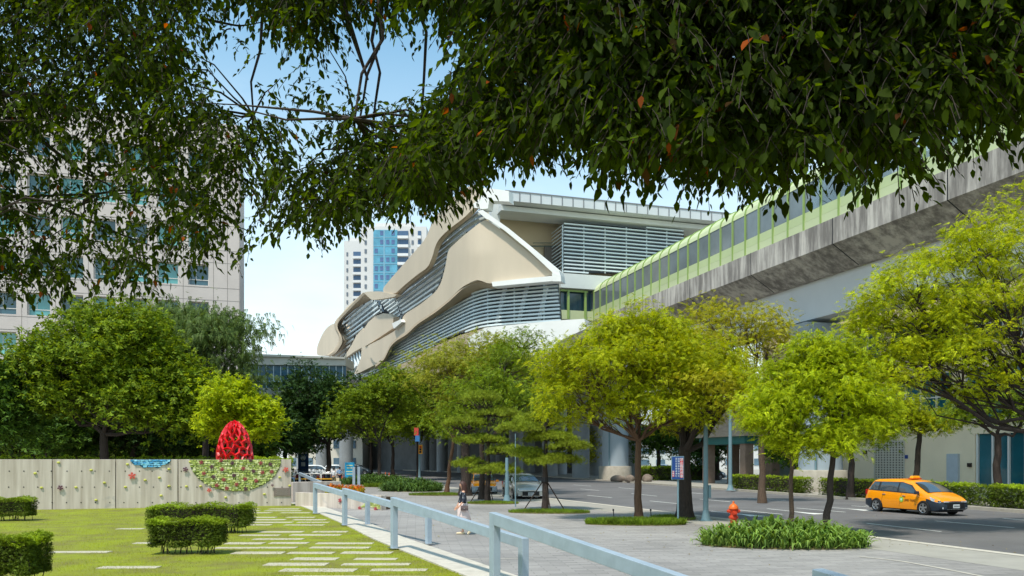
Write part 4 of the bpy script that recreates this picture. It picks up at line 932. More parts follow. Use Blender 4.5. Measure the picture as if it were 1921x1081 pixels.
# ================= RED LATTICE SCULPTURE =================
SD = 44.5; sc_ = W(440, 0, SD); SR = 36.5/FP*SD
EG = thing('lattice_sculpture', 'bright red egg-shaped open lattice sculpture standing behind the concrete wall', 'sculpture', (sc_[0], sc_[1], 0))
bm = bmesh.new(); nh = 13; zs = list(np.arange(.15, 4.15, .36))+[4.36]; rings = []
def egg_r(z): return SR*.93*math.sqrt(max(.02, 1-((z-1.5)/2.98)**2)) if z > 1.5 else SR*.93*(1-.08*((1.5-z)/1.5)**2)
for j, z in enumerate(zs):       # honeycomb of irregular cells wrapped round the egg
    ring = []
    for q in range(2*nh):
        th = q*math.pi/nh+rng.normal(0, .055); zz = z+(.085 if (q+j) % 2 else -.085)+rng.normal(0, .035); r_ = egg_r(min(zz, 4.44))*(1+rng.normal(0, .015))
        ring.append(bm.verts.new((r_*math.cos(th), r_*math.sin(th), zz)))
    rings.append(ring)
for j in range(len(rings)-1):
    for q in range(2*nh):
        if (q+j) % 2:
            a_, b_ = rings[j], rings[j+1]; m_ = 2*nh; bm.faces.new([a_[q], a_[(q+1) % m_], a_[(q+2) % m_], b_[(q+2) % m_], b_[(q+1) % m_], b_[q]])
pole_ = bm.verts.new((0, 0, 4.52)); T_ = rings[-1]
for q in range(0, 2*nh, 2): bm.faces.new([T_[q], T_[q+1], T_[(q+2) % (2*nh)], pole_])
es = [e for e in bm.edges if len(e.link_faces) == 2]; random.shuffle(es); bmesh.ops.dissolve_edges(bm, edges=es[:10], use_verts=True)
me = bpy.data.meshes.new('lattice'); bm.to_mesh(me); bm.free(); me.materials.append(mat('glossy_red_paint', srgb(214,14,22), .3, .06, 2, spec=.5, coat=.4))
o = bpy.data.objects.new('lattice', me); COL.objects.link(o); o.parent = EG
wf = o.modifiers.new('wire', 'WIREFRAME'); wf.thickness = .16; wf.use_relative_offset = False; wf.use_even_offset = False
bv = o.modifiers.new('bevel', 'BEVEL'); bv.width = .02; bv.segments = 1; bv.limit_method = 'ANGLE'
m = MB(); m.lathe([(.9,0),(.9,.12),(.85,.15)], (0,0,0), 24); m.build('base', MT['kerb'], EG)

# ================= HANDRAILS along the kerb =================
def railpt(px, py): return G(px, py)
def rail(idx, A, B, hA, hB, label):
    A, B = np.asarray(A, float), np.asarray(B, float); d = B-A; Ln = np.linalg.norm(d); ang = math.atan2(d[1], d[0])
    t = thing('handrail', label, 'handrail', (A[0], A[1], .04), ang, 'pale blue sloping handrails along the kerb')
    w, dp, rh = .21, .14, .195
    m = MB(); y = dp/2
    def plate(poly, name):
        m = MB(); m.slab3([(p[0], -y, p[1]) for p in poly], (0, dp, 0)); return m.build(name, MT['rail'], t, bevel=.008)
    s_ = (hB-hA)/Ln
    plate([(0,0),(w,0),(w,hA-rh+s_*w),(w,hA+s_*w),(0,hA)], 'post')
    plate([(w+.001,hA-rh+s_*w-.02),(Ln-w*.8-.001,hB-rh-s_*w*.8-.0),(Ln-w*.8-.001,hB-s_*w*.8),(w+.001,hA+s_*w)], 'rail')
    plate([(Ln-w*.8,0),(Ln,0),(Ln,hB),(Ln-w*.8,hB-s_*w*.8)], 'post')
    m = MB(); m.box((w/2, 0, .01), (.34,.26,.02)); m.build('foot_plate', MT['chrome'], t); m = MB(); m.box((Ln-w*.4, 0, .01), (.3,.26,.02)); m.build('foot_plate', MT['chrome'], t)
A0 = W(562, 0, 62)[:2]; B0 = W(604, 0, 52)[:2]
A1, A2, A3, A4 = [G(*p)[:2] for p in ((590,965),(645,987),(737,1031),(924,1104))]; A5 = W(1533, 0, 7.55)[:2]; A6 = W(3600, 0, 2.3)[:2]
B1, B2, B3 = W(691, 0, 28.9)[:2], W(806, 0, 22.3)[:2], W(986, 0, 14.6)[:2]; B4 = W(1610, 0, 7.7)[:2]+[.1,0]; B4 = np.array([3.2, 7.2])
rail(0, A0, B0, 1.36, .9, 'smallest handrail, seen far off above the low planter wall')
rail(1, A1, B1, 1.34, .95, 'pale blue handrail rising in front of the low planter wall')
rail(2, A2, B2, 1.33, .9, 'pale blue handrail second nearest the planter, its short end post beside the widest tall post')
rail(3, A3, B3, 1.36, .92, 'pale blue handrail crossing in front of the walking woman')
rail(4, A4, B4, 1.38, .76, 'largest pale blue handrail running down to the bottom edge of the photo')
rail(5, A5, (5.2, 3.0), 1.33, .8, 'handrail with only its dark top corner showing at the bottom right edge')

# ================= HEDGES, beds and plants =================
def hedge_box(label, c, L_, Wd, H, rz=0, n=9000, low=.22, name='hedge', group='clipped box hedges on the lawn', size=.05, wav=.04, tip=.25, kindm='hedge'):
    t = thing(name, label, 'hedge', (c[0], c[1], 0), rz, group)
    k = n; P = rng.uniform(-1, 1, (k, 3)); ax = rng.integers(0, 3, k); sgn = np.sign(rng.normal(size=k)); shell = rng.random(k) < .8
    for a in range(3):
        q = (ax == a) & shell; P[q, a] = sgn[q]*rng.uniform(.82, 1.06, q.sum())
    P[:, 2] = low/H+(1-low/H)*(P[:, 2]+1)/2
    X = np.c_[P[:,0]*L_/2, P[:,1]*Wd/2, P[:,2]*H]
    bump = wav*(np.sin(X[:,0]*5)+np.sin(X[:,1]*7+X[:,2]*6)); X[:,2] += bump*P[:,2]; X[:,1] += bump*.6
    # ragged bottom
    keep = X[:,2] > low+.12*np.sin(X[:,0]*9)+.05*rng.normal(size=k); X = X[keep]
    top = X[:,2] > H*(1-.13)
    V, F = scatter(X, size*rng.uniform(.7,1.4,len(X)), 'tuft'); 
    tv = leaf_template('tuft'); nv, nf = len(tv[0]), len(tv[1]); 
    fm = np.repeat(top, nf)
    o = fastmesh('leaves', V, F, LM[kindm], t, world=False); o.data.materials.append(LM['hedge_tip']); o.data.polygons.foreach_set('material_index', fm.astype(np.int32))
    m = MB()
    for i in range(int(L_*14)):
        x, y_ = random.uniform(-L_/2, L_/2)*.92, random.uniform(-Wd/2, Wd/2)*.8; m.tube(curve((x,y_,-.02),(x+random.uniform(-.15,.15),y_+random.uniform(-.1,.1),H*.7), 0, 4, .05), [.012,.01,.008,.005], 4, cap=False)
    m.box((0,0,(low+H)/2+.04), (L_*.78, Wd*.6, H-low-.2)); m.build('stems', MT['bark_dark'], t, normals=False); return t
hedge_box('small clipped hedge nearest the bottom centre of the lawn, in front of a longer one', W(353,0,20.3)*[1,1,0], 1.75, .65, .88, 0, 11000)
hedge_box('longest clipped hedge on the lawn, standing behind the smaller one', W(378,0,26.0)*[1,1,0], 3.15, .8, .92, .05, 13000)
hedge_box('clipped hedge cut by the left edge of the photo, in front of the wall', W(24,0,31.2)*[1,1,0], 1.45, .8, .88, .05, 8000)
hedge_box('big rounded hedge in the bottom left corner of the photo', W(22,0,15.4)*[1,1,0], 1.05, .85, .9, 0, 11000)
hs = offs(FAR, 1.5)
def street_hedge(Ta, Tb, label, off=1.3):
    c1, c2 = [np.array([np.interp(T, tt, offs(FAR, off)[:, i]) for i in (0, 1)]) for T in (Ta, Tb) for tt in [offs(FAR, off)@FNV]]
    d = c2-c1; L_ = np.linalg.norm(d); c = (c1+c2)/2
    hedge_box(label, (*c, 0), L_, 1.0, 1.15, math.atan2(d[1], d[0]), int(L_*650), .05, 'street_hedge', 'trimmed hedges along the far pavement', .11, .03)
street_hedge(48, 58, 'trimmed street hedge left of the white pier base')
street_hedge(33, 45.5, 'trimmed street hedge between the white pier and the orange taxi')
street_hedge(3, 31.5, 'trimmed street hedge right of and behind the orange taxi')
def bed(label, c, rx, ry, kind='turf', n=3000, h=.14, name='grass_bed', cat='planting bed', rz=0, group=None, z=.02, msh='blade', pr=None, mk='turf', sp=None):
    t = thing(name, label, cat, (c[0], c[1], 0), rz, group)
    m = MB(); m.lathe([(1, 0), (.98, .03), (.8, .07)], (0,0,0), 28, sx=rx, sy=ry); m.build('soil', mat('bed_soil', srgb(92,84,48), .95, .2, 4), t, smooth=True)
    a = rng.uniform(0, 2*math.pi, n); r = np.sqrt(rng.random(n)); P = np.c_[rx*r*np.cos(a), ry*r*np.sin(a), .03+.05*(1-r)]
    if msh == 'strap': V, F = scatter(P, h*rng.uniform(.55,1.3,n)*(1.1-.5*r*r), 'strap', pitch=rng.normal(-.15,.4,n), roll=rng.normal(0,.2,n), yaw=np.where(r > .6, a+rng.normal(0,.9,n), rng.uniform(0,6.28,n)))
    else: V, F = scatter(P, h*rng.uniform(.6,1.3,n), msh, pitch=rng.normal(.2,.3,n), roll=rng.normal(0,.2,n))
    fastmesh('leaves', V, F, LM[mk], t, world=False); return t
g0 = G(1470, 1024); bed('wide clump of arching strap leaves around the pair of leaning trees', g0, 2.25, .95, h=.68, n=2300, name='strap_plants', cat='plants', rz=-.12, msh='strap', mk='strap')
g0 = G(1192, 984); bed('low mound of dense grass at the foot of the broad yellow green tree', g0, 1.85, .62, h=.2, n=9000, rz=-.06)
g0 = G(1030, 962); bed('thin grass island under the staked pine nearest the road sign', g0, 1.85, .8, h=.12, n=6000, rz=-.1)
g0 = G(925, 945); bed('thin grass island under the farther staked pine', g0, 1.4, .9, h=.1, n=4000)
g0 = G(822, 929); bed('grass strip at the foot of the slender brown trunk', g0, 2.0, 1.2, h=.14, n=4000)
g0 = G(1262, 973); bed('dry grass patch around the thickest trunk by the kerb', g0, .9, 1.3, h=.1, n=1800)
g0 = G(773, 921); bed('round bank of dark arching leaves beside the slender brown trunk', g0, 2.3, 2.0, h=.85, n=2400, name='strap_plants', cat='plants', msh='strap', mk='strap_dark')
g0 = G(706, 909); bed('farther bank of dark arching leaves near the blue stand', g0, 3.4, 1.8, h=.9, n=2400, name='strap_plants', cat='plants', msh='strap', mk='strap_dark')
g0 = G(716, 914); bed('small light green grass patch between two leafy banks', g0, 1.6, .8, h=.3, n=2000)

# a few fallen leaves under the trees
Pf = []
for cx_, cy_, sx_, sy_, n_ in ((1198,985,3.2,1.6,90),(1500,1020,3.4,1.6,110),(1030,965,2.4,1.2,50),(1284,975,2,1.4,50),(1500,960,6,2.5,90),(800,1000,4,3,50)):
    q = G(cx_, cy_); 
    for _ in range(n_): Pf.append((q[0]+random.gauss(0, sx_), q[1]+random.gauss(0, sy_)))
Pf = np.array(Pf); tt_ = Pf@FNV; nnr = Pf@FD; kerbN = np.interp(tt_, (NEAR@FNV), (NEAR@FD)); zf_ = np.where(nnr > kerbN, ROADZ+.012, .02)
V, F = scatter(np.c_[Pf, zf_], rng.uniform(.05, .09, len(Pf)), 'leaf', pitch=rng.normal(0, .12, len(Pf)), roll=rng.normal(0, .15, len(Pf)))
tag(fastmesh('fallen_leaves', V, F, leafmat('dry_leaves', srgb(150,132,60), srgb(120,96,50), srgb(168,156,60), .1)), 'small dry leaves scattered on the paving and road under the trees', 'leaves', kind='stuff')
# ================= VEHICLES =================
def car(name, label, cat, loc, rz, L_, Wd, H, prof, belt, wheels, paint, group=None, lower=None, wagon=False, roof_w=.74, zb=.18, wr=.32, wins=(), wind=None, rear=None, sign=False, plate=True, detail=True, accent=None):
    """prof: (x,z) centreline from the rear bumper to the front; belt: (x,z) shoulder line; x measured from the middle, front at +L/2"""
    t = thing(name, label, cat, loc, rz, group)
    px_, pz_ = zip(*prof); bx_, bz_ = zip(*belt); xs = np.linspace(-L_/2, L_/2, 64)
    top = np.interp(xs, px_, pz_); 
    for _ in range(2): top[1:-1] = (top[:-2]+2*top[1:-1]+top[2:])/4
    bl = np.minimum(np.interp(xs, bx_, bz_), top-.03)
    e = np.clip((L_/2-np.abs(xs))/(L_*.16), 0, 1); wb = Wd/2*(.80+.20*np.sqrt(1-(1-e)**2)); 
    zlo = zb+.10*(1-np.clip((L_/2-np.abs(xs))/.35, 0, 1))
    def wtop(i):  # half width at the top line; narrows only where there is a cabin
        cab = np.clip((top[i]-bl[i])/.35, 0, 1); return wb[i]*(.90-(.90-roof_w)*cab)
    rings = []
    for i, x in enumerate(xs):
        w, b, tp, zl = wb[i], bl[i], top[i], zlo[i]; wt = wtop(i); h = b-zl
        half = [(w*.80, zl), (w*.965, zl+.05), (w*.995, zl+.3*h), (w, zl+.55*h), (w*.985, zl+.8*h), (w*.955, b), (w*.955+(wt-w*.955)*.5, b+(tp-b)*.5), (wt, b+(tp-b)*.86), (wt*.9, tp-.012), (wt*.5, tp+.012), (0, tp+.02)]
        rings.append([(x, y, z) for y, z in half]+[(x, -y, z) for y, z in half[-2::-1]])
    R_ = np.array(rings); k = R_.shape[1]; cells = {'body': [], 'bumper': [], 'rear_bumper': [], 'sill': []}
    def cellname(i, j):
        x = (xs[i]+xs[i+1])/2; z = R_[i:i+2, j:j+2, 2].mean()
        if lower is not None:
            if x > L_/2-.82 and z < .66: return 'bumper'
            if x < -L_/2+.62 and z < .62: return 'rear_bumper'
            if z < .31: return 'sill'
        elif z < .27: return 'sill'
        return 'body'
    for i in range(63):
        for j in range(k-1): cells[cellname(i, j)].append([i*k+j, i*k+j+1, (i+1)*k+j+1, (i+1)*k+j])
    V = R_.reshape(-1, 3)
    cells['rear_bumper' if lower is not None else 'body'] += [[j for j in range(k)][::-1]]; cells['bumper' if lower is not None else 'body'] += [[63*k+j for j in range(k)]]
    for nm, F in cells.items():
        if not F: continue
        used = sorted({v for f in F for v in f}); mp_ = {v: i for i, v in enumerate(used)}
        m = MB(); m.add(V[used], [[mp_[v] for v in f] for f in F])
        mt = paint if nm == 'body' else (lower if ('bumper' in nm and lower) else MT['plastic'])
        m.build(nm, mt, t, smooth=True)
    m = MB(); m.box((0,0,zb+.02), (L_*.9, Wd*.8, .06)); m.build('underbody', MT['dark'], t)
    ib = lambda x: float(np.interp(x, xs, bl)); it = lambda x: float(np.interp(x, xs, top)); iw = lambda x: float(np.interp(x, xs, wb)); itw = lambda x: float(np.interp(x, xs, [wtop(i) for i in range(64)]))
    def sidey(x, z):
        w, b, tp, wt = iw(x), ib(x), it(x), itw(x); h = b-zb
        if z <= b: return float(np.interp((z-zb)/h, [0,.05/h,.3,.55,.8,1], [w*.8,w*.965,w*.995,w,w*.985,w*.955]))
        return float(np.interp((z-b)/(tp-b+1e-6), [0,.5,.86,1], [w*.955, w*.955+(wt-w*.955)*.5, wt, wt*.9]))
    def onside(poly, s, off=.006):
        p = resamp(poly+[poly[0]], 26)[:-1]; return [(x, s*(sidey(x, z)+off), z) for x, z in p]
    for s in (1, -1):
        if wins:
            x0, x1 = wins[0][0][0]-.05, wins[-1][1][0]+.05; Vg, Fg, _ = dense([(x0,wins[0][0][1]-.03),(x1,wins[-1][1][1]-.03),(wins[-1][2][0]+.05,wins[-1][2][1]+.03),(wins[-1][-1][0]+.1,wins[-1][-1][1]+.025),(wins[0][3][0]-.02,wins[0][3][1]+.03)], .09); m = MB(); m.add([(x, s*(sidey(x, z)+.007), z) for x, z in Vg], Fg); m.build('window_trim', MT['plastic'], t, smooth=True)
        for w_ in wins:
            Vg, Fg, _ = dense(list(w_), .09); m = MB(); m.add([(x, s*(sidey(x, z)+.014), z) for x, z in Vg], Fg); m.build('side_window', MT['car_glass'], t, smooth=True)
    def onb(xa, xb, fy, off=.012, n=7):        # glass on the centreline slope between xa and xb
        m = MB(); X = np.linspace(xa, xb, n); V = []; F = []
        for i, x in enumerate(X):
            wdt = fy(i/(n-1))
            for q in np.linspace(-1, 1, 7): V.append((x+off*(1 if xb > xa else -1), q*wdt, it(x)+off+.028-.022*q*q))
        for i in range(n-1):
            for j in range(6): F.append([i*7+j, i*7+j+1, (i+1)*7+j+1, (i+1)*7+j])
        m.add(V, F); return m
    if wind: onb(wind[0], wind[1], lambda u: (itw(wind[0])*.93)*(1-u)+(iw(wind[1])*.86)*u).build('windscreen', MT['car_glass'], t, smooth=True)
    if rear: onb(rear[0], rear[1], lambda u: itw(rear[0])*.9*(1-u)+iw(rear[1])*.8*u).build('rear_window', MT['car_glass'], t, smooth=True)
    for wx_ in wheels:
        for s in (1, -1):
            y = s*(Wd/2-.105)
            m = MB(); th = np.linspace(0, math.pi, 15); m.slab3([(wx_+(wr+.055)*math.cos(a), s*(Wd/2+.004), wr-.04+(wr+.06)*math.sin(a)) for a in th]+[(wx_-wr-.05, s*(Wd/2+.004), zb+.03),(wx_+wr+.05, s*(Wd/2+.004), zb+.03)], (0, -s*.16, 0)); m.build('wheel_arch', MT['dark'], t)
            m = MB(); prof_ = [(wr*.62, -.1),(wr*.94,-.105),(wr,-.07),(wr,.07),(wr*.94,.105),(wr*.62,.1)]
            m.lathe(prof_, (0,0,0), 28); V = m.V[0]; m.V[0] = np.c_[V[:,0]+wx_, V[:,2]*1.0+y+s*.03, V[:,1]+wr]; wh = m.build('wheel', MT['rubber'], t, smooth=True)
            m = MB()
            for q in range(5):
                a = q*2*math.pi/5+.3
                c_, s2 = math.cos(a), math.sin(a); r0, r1 = wr*.12, wr*.64
                pts = [(wx_+r*c_-v*s2, y+s*.14, wr+r*s2+v*c_) for r, v in ((r0,-.03),(r1,-.045),(r1,.045),(r0,.03))]; m.slab3(pts, (0, -s*.04, 0))
            th = np.arange(24)*2*math.pi/24
            m.tube([(wx_, y+s*.12, wr), (wx_, y+s*.15, wr)], wr*.14, 10)
            V = []; 
            for r, yy in ((wr*.60,.13),(wr*.66,.145),(wr*.66,.1),(wr*.6,.1)): V += [(wx_+r*math.cos(a), y+s*yy, wr+r*math.sin(a)) for a in th]
            F = [[q*24+i, q*24+(i+1) % 24, ((q+1) % 4)*24+(i+1) % 24, ((q+1) % 4)*24+i] for q in range(4) for i in range(24)]; m.add(V, F)
            m.build('rim', MT['alloy'], t).parent = wh
    # lights, grille, plate, mirrors, handles
    xf = L_/2
    for s in (1, -1):
        hl = [(xf-.62,.80*H/1.6+.04),(xf-.1,.66*H/1.6),(xf-.06,.58*H/1.6),(xf-.5,.66*H/1.6)]
        m = MB(); pts = [(x, s*(sidey(x, min(z, ib(x)-.01))+.008), z) for x, z in resamp(hl+[hl[0]], 14)[:-1]]; m.slab3(pts, (-.01, -s*.03, 0)); m.build('headlight', MT['lamp_glass'], t)
        m = MB(); m.box((xf-.02, s*Wd*.29, .60*H/1.6+.03), (.05, Wd*.17, .07)); m.build('headlight', MT['lamp_glass'], t, bevel=.01)
        m = MB(); m.box((-xf+.17, s*(iw(-xf+.17)-.045), .93*H/1.6), (.12,.1,.26)); m.build('tail_light', MT['red_lamp'], t, bevel=.02)
        m = MB(); xm = (wind[1]-.42) if wind else .6; m.box((xm, s*(sidey(xm, ib(xm))+.13), ib(xm)+.09), (.14,.24,.15), taper=.8); m.box((xm, s*(sidey(xm, ib(xm))+.02), ib(xm)+.03), (.06,.12,.05)); m.build('wing_mirror', accent or paint, t, bevel=.02)
        if detail:
            for hx in (-.95, .25):
                m = MB(); m.box((hx, s*(sidey(hx, ib(hx)-.13)+.015), ib(hx)-.13), (.19,.04,.04)); m.build('handle', MT['chrome'], t, bevel=.008)
            m = MB()
            for dx in (-1.12, -.02, 1.02):
                z0, z1 = .36, ib(dx); P = [(dx+.02*i, s*(sidey(dx, z)+.004), z) for i, z in enumerate(np.linspace(z0, z1, 7))]; m.tube(P, .006, 4)
            m.build('door_seam', MT['dark'], t)
        m = MB(); m.box((xf-.06, s*Wd*.36, .36), (.12,.2,.09)); m.build('fog_lamp', MT['lamp_glass'], t, bevel=.02)
    m = MB(); m.box((xf+.004, 0, .47), (.05, Wd*.56, .24)); m.build('grille', MT['dark'], t, bevel=.02)
    m = MB(); m.box((xf+.035, 0, .60*H/1.6+.03), (.02, Wd*.5, .025)); m.box((xf+.035, 0, .3), (.02, Wd*.6, .02)); m.build('grille_trim', MT['chrome'], t)
    if plate:
        m = MB(); m.box((xf+.04, 0, .44), (.02,.36,.16)); pl = m.build('number_plate', MT['plate'], t)
        m = MB()
        for q in range(7): m.box((xf+.052, -.14+q*.047, .44), (.004,.026,.07))
        m.build('plate_marks', MT['dark'], t).parent = pl
    return t
MT['plastic'] = mat('black_plastic', (.02,.021,.023), .6, .05)
MT['car_glass'] = mat('car_glass', (.03,.045,.055), .04, 0, spec=1, coat=1)
MT['alloy'] = mat('alloy', (.55,.56,.58), .3, 0, metal=.9)
MT['lamp_glass'] = mat('lamp_glass', (.62,.66,.70), .1, .2, 20, metal=.4, spec=.8)
MT['red_lamp'] = mat('red_lamp', srgb(170,24,20), .2, .1)
MT['plate'] = mat('plate_white', srgb(214,220,224), .5, 0)
taxi_p = mat('taxi_orange', srgb(250,152,6), .25, .03, 2, spec=.5, coat=.5)
navy = mat('navy_bumper', srgb(38,48,60), .35, .05, 2)
prof_w = [(-2.30,.45),(-2.28,.95),(-2.15,1.12),(-1.86,1.50),(-1.6,1.56),(-.4,1.60),(.35,1.53),(.7,1.42),(1.52,1.0),(2.0,.84),(2.22,.70),(2.30,.52)]
belt_w = [(-2.3,.86),(-1.9,1.02),(0,.97),(1.0,.92),(1.6,.88),(2.3,.62)]
win_w = ([(-2.0,1.07),(-1.38,1.05),(-1.36,1.42),(-1.72,1.42)], [(-1.26,1.04),(-.18,1.02),(-.18,1.44),(-1.24,1.44)], [(-.1,1.02),(1.0,.96),(.52,1.30),(.1,1.43),(-.1,1.44)])
def taxisign(t, x=.0, z=1.6):
    m = MB(); m.box((x,0,z+.085), (.22,.5,.13), taper=.8); s_ = m.build('roof_sign', mat('sign_amber', srgb(246,160,20), .35, .1, 6), t, bevel=.03)
    m = MB(); m.box((x,0,z+.01), (.26,.56,.04)); m.build('sign_base', srgbmat, t)
srgbmat = mat('sign_red', srgb(196,60,20), .4, 0)
def text(body, name, size, mt, parent, loc, rot, ext=.003, align='CENTER'):
    cu = bpy.data.curves.new(name, 'FONT'); cu.body = body; cu.size = size; cu.align_x = align; cu.align_y = 'CENTER'; cu.extrude = ext
    o = bpy.data.objects.new(name, cu); COL.objects.link(o); dg = bpy.context.evaluated_depsgraph_get(); me = bpy.data.meshes.new_from_object(o.evaluated_get(dg)); bpy.data.objects.remove(o)
    me.materials.clear(); me.materials.append(mt); o = bpy.data.objects.new(name, me); COL.objects.link(o); o.parent = parent; o.location = loc; o.rotation_euler = rot; return o
tp = G(1727, 964, ROADZ); TAXI_RZ = math.atan2(-.945, .33)
tx = car('taxi', 'orange estate taxi with dark front bumper driving along the road', 'taxi', (tp[0], tp[1]+.6, ROADZ), TAXI_RZ, 4.6, 1.76, 1.6, prof_w, belt_w, (-1.42, 1.38), taxi_p, lower=navy, wins=win_w, wind=(.62, 1.5), rear=(-1.9, -2.16), accent=navy)
taxisign(tx, .05, 1.6)
# livery on the nearside doors (facing the camera): which side is it?
side = -1
m = MB(); th = np.linspace(0, 2*math.pi, 21)[:-1]; m.slab3([(.12+.12*math.cos(a), side*.893, .66+.12*math.sin(a)) for a in th], (0, -side*.01, 0)); m.build('door_emblem', mat('emblem_green', srgb(150,200,70), .4, 0), tx)
m = MB(); m.slab3([(.12+.05*math.cos(a), side*.896, .66+.05*math.sin(a)) for a in th], (0, -side*.01, 0)); m.build('emblem_centre', MT['plate'], tx)
text('LINE TAXI', 'door_lettering', .145, MT['dark'], tx, (.60, side*.893, .64), (math.pi/2, 0, 0))
t2 = G(880, 920, ROADZ)
tp2 = W(897, 0, 57.5); rz2 = math.atan2(-1, .12)
tx2 = car('taxi', 'orange taxi with pale bumper half hidden behind tree trunks', 'taxi', (tp2[0]+.3, tp2[1], ROADZ), rz2, 4.6, 1.76, 1.62, prof_w, belt_w, (-1.42,1.38), taxi_p, lower=mat('grey_bumper', srgb(150,162,172), .4, .05), wins=win_w, wind=(.62,1.5), rear=(-1.9,-2.16), detail=False)
taxisign(tx2, .05, 1.6)
silver = mat('silver_paint', srgb(158,160,156), .3, .03, 2, metal=.55, coat=.5)
prof_s = [(-2.32,.5),(-2.3,.95),(-2.1,1.15),(-1.75,1.52),(-1.3,1.62),(-.3,1.65),(.25,1.58),(.5,1.48),(1.15,1.12),(1.9,1.0),(2.2,.86),(2.32,.6)]
belt_s = [(-2.3,.95),(-1.8,1.06),(0,1.02),(1.1,1.0),(2.3,.7)]
win_s = ([(-1.7,1.12),(-1.1,1.1),(-1.1,1.44),(-1.4,1.45)],[(-1.0,1.1),(-.1,1.08),(-.1,1.5),(-1.0,1.48)],[(0,1.08),(.85,1.06),(.4,1.38),(0,1.5)])
ps = W(977, 0, 50); sv = car('suv', 'silver grey sport utility car parked by the near kerb', 'car', (ps[0]+.1, ps[1]+.4, ROADZ), math.atan2(-.93, .20), 4.65, 1.87, 1.65, prof_s, belt_s, (-1.35,1.35), silver, wins=win_s, wind=(.45,1.12), rear=(-1.8,-2.1), wr=.37, zb=.24, roof_w=.7)
blue_p = mat('pale_blue_paint_car', srgb(140,168,184), .3, .03, 2, metal=.3, coat=.5)
pb = R(44.6, 22.5); car('parked_car', 'pale blue car cut by the right edge of the photo, behind the hedge', 'car', (pb[0], pb[1], 0), ROADROT+math.pi/2+math.pi, 4.5, 1.75, 1.5, prof_w, belt_w, (-1.4,1.38), blue_p, wins=win_w, wind=(.62,1.5), rear=(-1.9,-2.16))
wh_p = mat('white_car_paint', srgb(222,226,228), .3, .02, coat=.5); pearl = mat('dark_car_paint', srgb(60,74,84), .3, .02, coat=.5)
for px, D, pt, lab, rz in ((597,118,wh_p,'white car parked far down the street behind the scooters',.15),(636,122,wh_p,'second white car parked far off beside the first',.1),(670,128,pearl,'dark car parked at the far end of the side street',.0),
                           (1246,135,wh_p,'white car parked beyond the viaduct, seen through the trees',1.2),(1325,96,pearl,'dark car parked beyond the viaduct near the pavilion',.3)):
    q = W(px, 0, D); car('parked_car', lab, 'car', (q[0], q[1], 0), rz, 4.5, 1.75, 1.5, prof_w, belt_w, (-1.4,1.38), pt, wins=win_w, wind=(.62,1.5), rear=(-1.9,-2.16), detail=False, plate=False, group='cars parked far away')

# ================= SCOOTERS and far street things =================
def scooter():
    t = thing('scooter', 'parked scooter in the dark row beyond the concrete wall', 'scooter', (0,0,0), 0, 'scooters parked in a row by the side street')
    b = mat('scooter_paint', srgb(40,42,50), .3, .1, coat=.4)
    m = MB(); m.slab3([(-.75,-.13,.55),(-.8,-.13,.72),(-.2,-.13,.74),(-.1,-.13,.42),(.35,-.13,.36),(.5,-.13,.95),(.6,-.13,.95),(.62,-.13,.5),(.45,-.13,.28),(-.3,-.13,.25),(-.6,-.13,.38)], (0,.26,0)); m.build('body', b, t, bevel=.04)
    m = MB(); m.box((-.45,0,.79), (.68,.26,.1)); m.build('seat', MT['plastic'], t, bevel=.04)
    for x in (-.62,.72):
        m = MB(); m.lathe([(.12,-.05),(.24,-.05),(.25,0),(.24,.05),(.12,.05)], (0,0,0), 16); V = m.V[0]; m.V[0] = np.c_[V[:,0]+x, V[:,2], V[:,1]+.25]; m.build('wheel', MT['rubber'], t)
    m = MB(); m.tube([(.72,0,.25),(.55,0,.9),(.48,0,1.05)], .03, 6); m.tube([(.46,-.33,1.08),(.48,0,1.04),(.46,.33,1.08)], .018, 6); m.build('handlebar', MT['chrome'], t)
    for s in (1,-1):
        m = MB(); m.tube([(.46,s*.25,1.06),(.44,s*.3,1.25)], .01, 4); m.box((.44,s*.32,1.3), (.03,.12,.08)); m.build('mirror', MT['plastic'], t)
    m = MB(); m.box((.62,0,.9), (.08,.2,.14)); m.build('headlight', MT['lamp_glass'], t, bevel=.02)
    return t
sproto = scooter(); cols = [mat('scooter_paint_%d' % i, srgb(*c), .3, .05, coat=.4) for i, c in enumerate(((150,40,46),(36,40,52),(210,210,212),(120,40,60),(60,80,110)))]
for i in range(24):
    o = sproto if i == 0 else copy_tree(sproto)
    px = 556+ (i % 14)*8.3+random.uniform(-1.5,1.5); D = (84 if i < 14 else 90)+random.uniform(-.6,.6); q = W(px, 0, D); o.location = (q[0], q[1], 0); o.rotation_euler.z = -1.4+random.uniform(-.15,.15)
    bd = [c for c in SC.objects if c.parent == o and c.name.startswith('body')][0]; bd.material_slots[0].link = 'OBJECT'; bd.material_slots[0].material = cols[(i*3+i//14) % 5]
    mt_ = bd.material_slots[0].material; cn_ = ('wine red','black','pale grey','plum','blue')[cols.index(mt_)]
    o['label'] = '%s scooter in the %s row %s' % (cn_, 'front' if i < 14 else 'rear', ('beside the concrete wall end','below the navy sign board','in front of the white cars','just left of the man in khaki','next to the blue banner')[(i % 14)//3])
def hoop():
    t = thing('barrier_hoop', 'pale rounded steel hoop barrier in front of the scooters', 'barrier', (0,0,0), 0, 'steel hoop barriers in front of the scooters')
    m = MB(); m.tube([(-.8,0,0),(-.8,0,.75),(-.72,0,.9),(-.55,0,.97),(.55,0,.97),(.72,0,.9),(.8,0,.75),(.8,0,0)], .05, 8); m.build('hoop', MT['white_concrete'], t, smooth=True)
    m = MB(); m.box((.0,-.02,.45), (1.5,.05,.1)); m.build('yellow_bar', mat('yellow_paint', srgb(222,164,40), .5, .05), t); return t
hp = hoop()
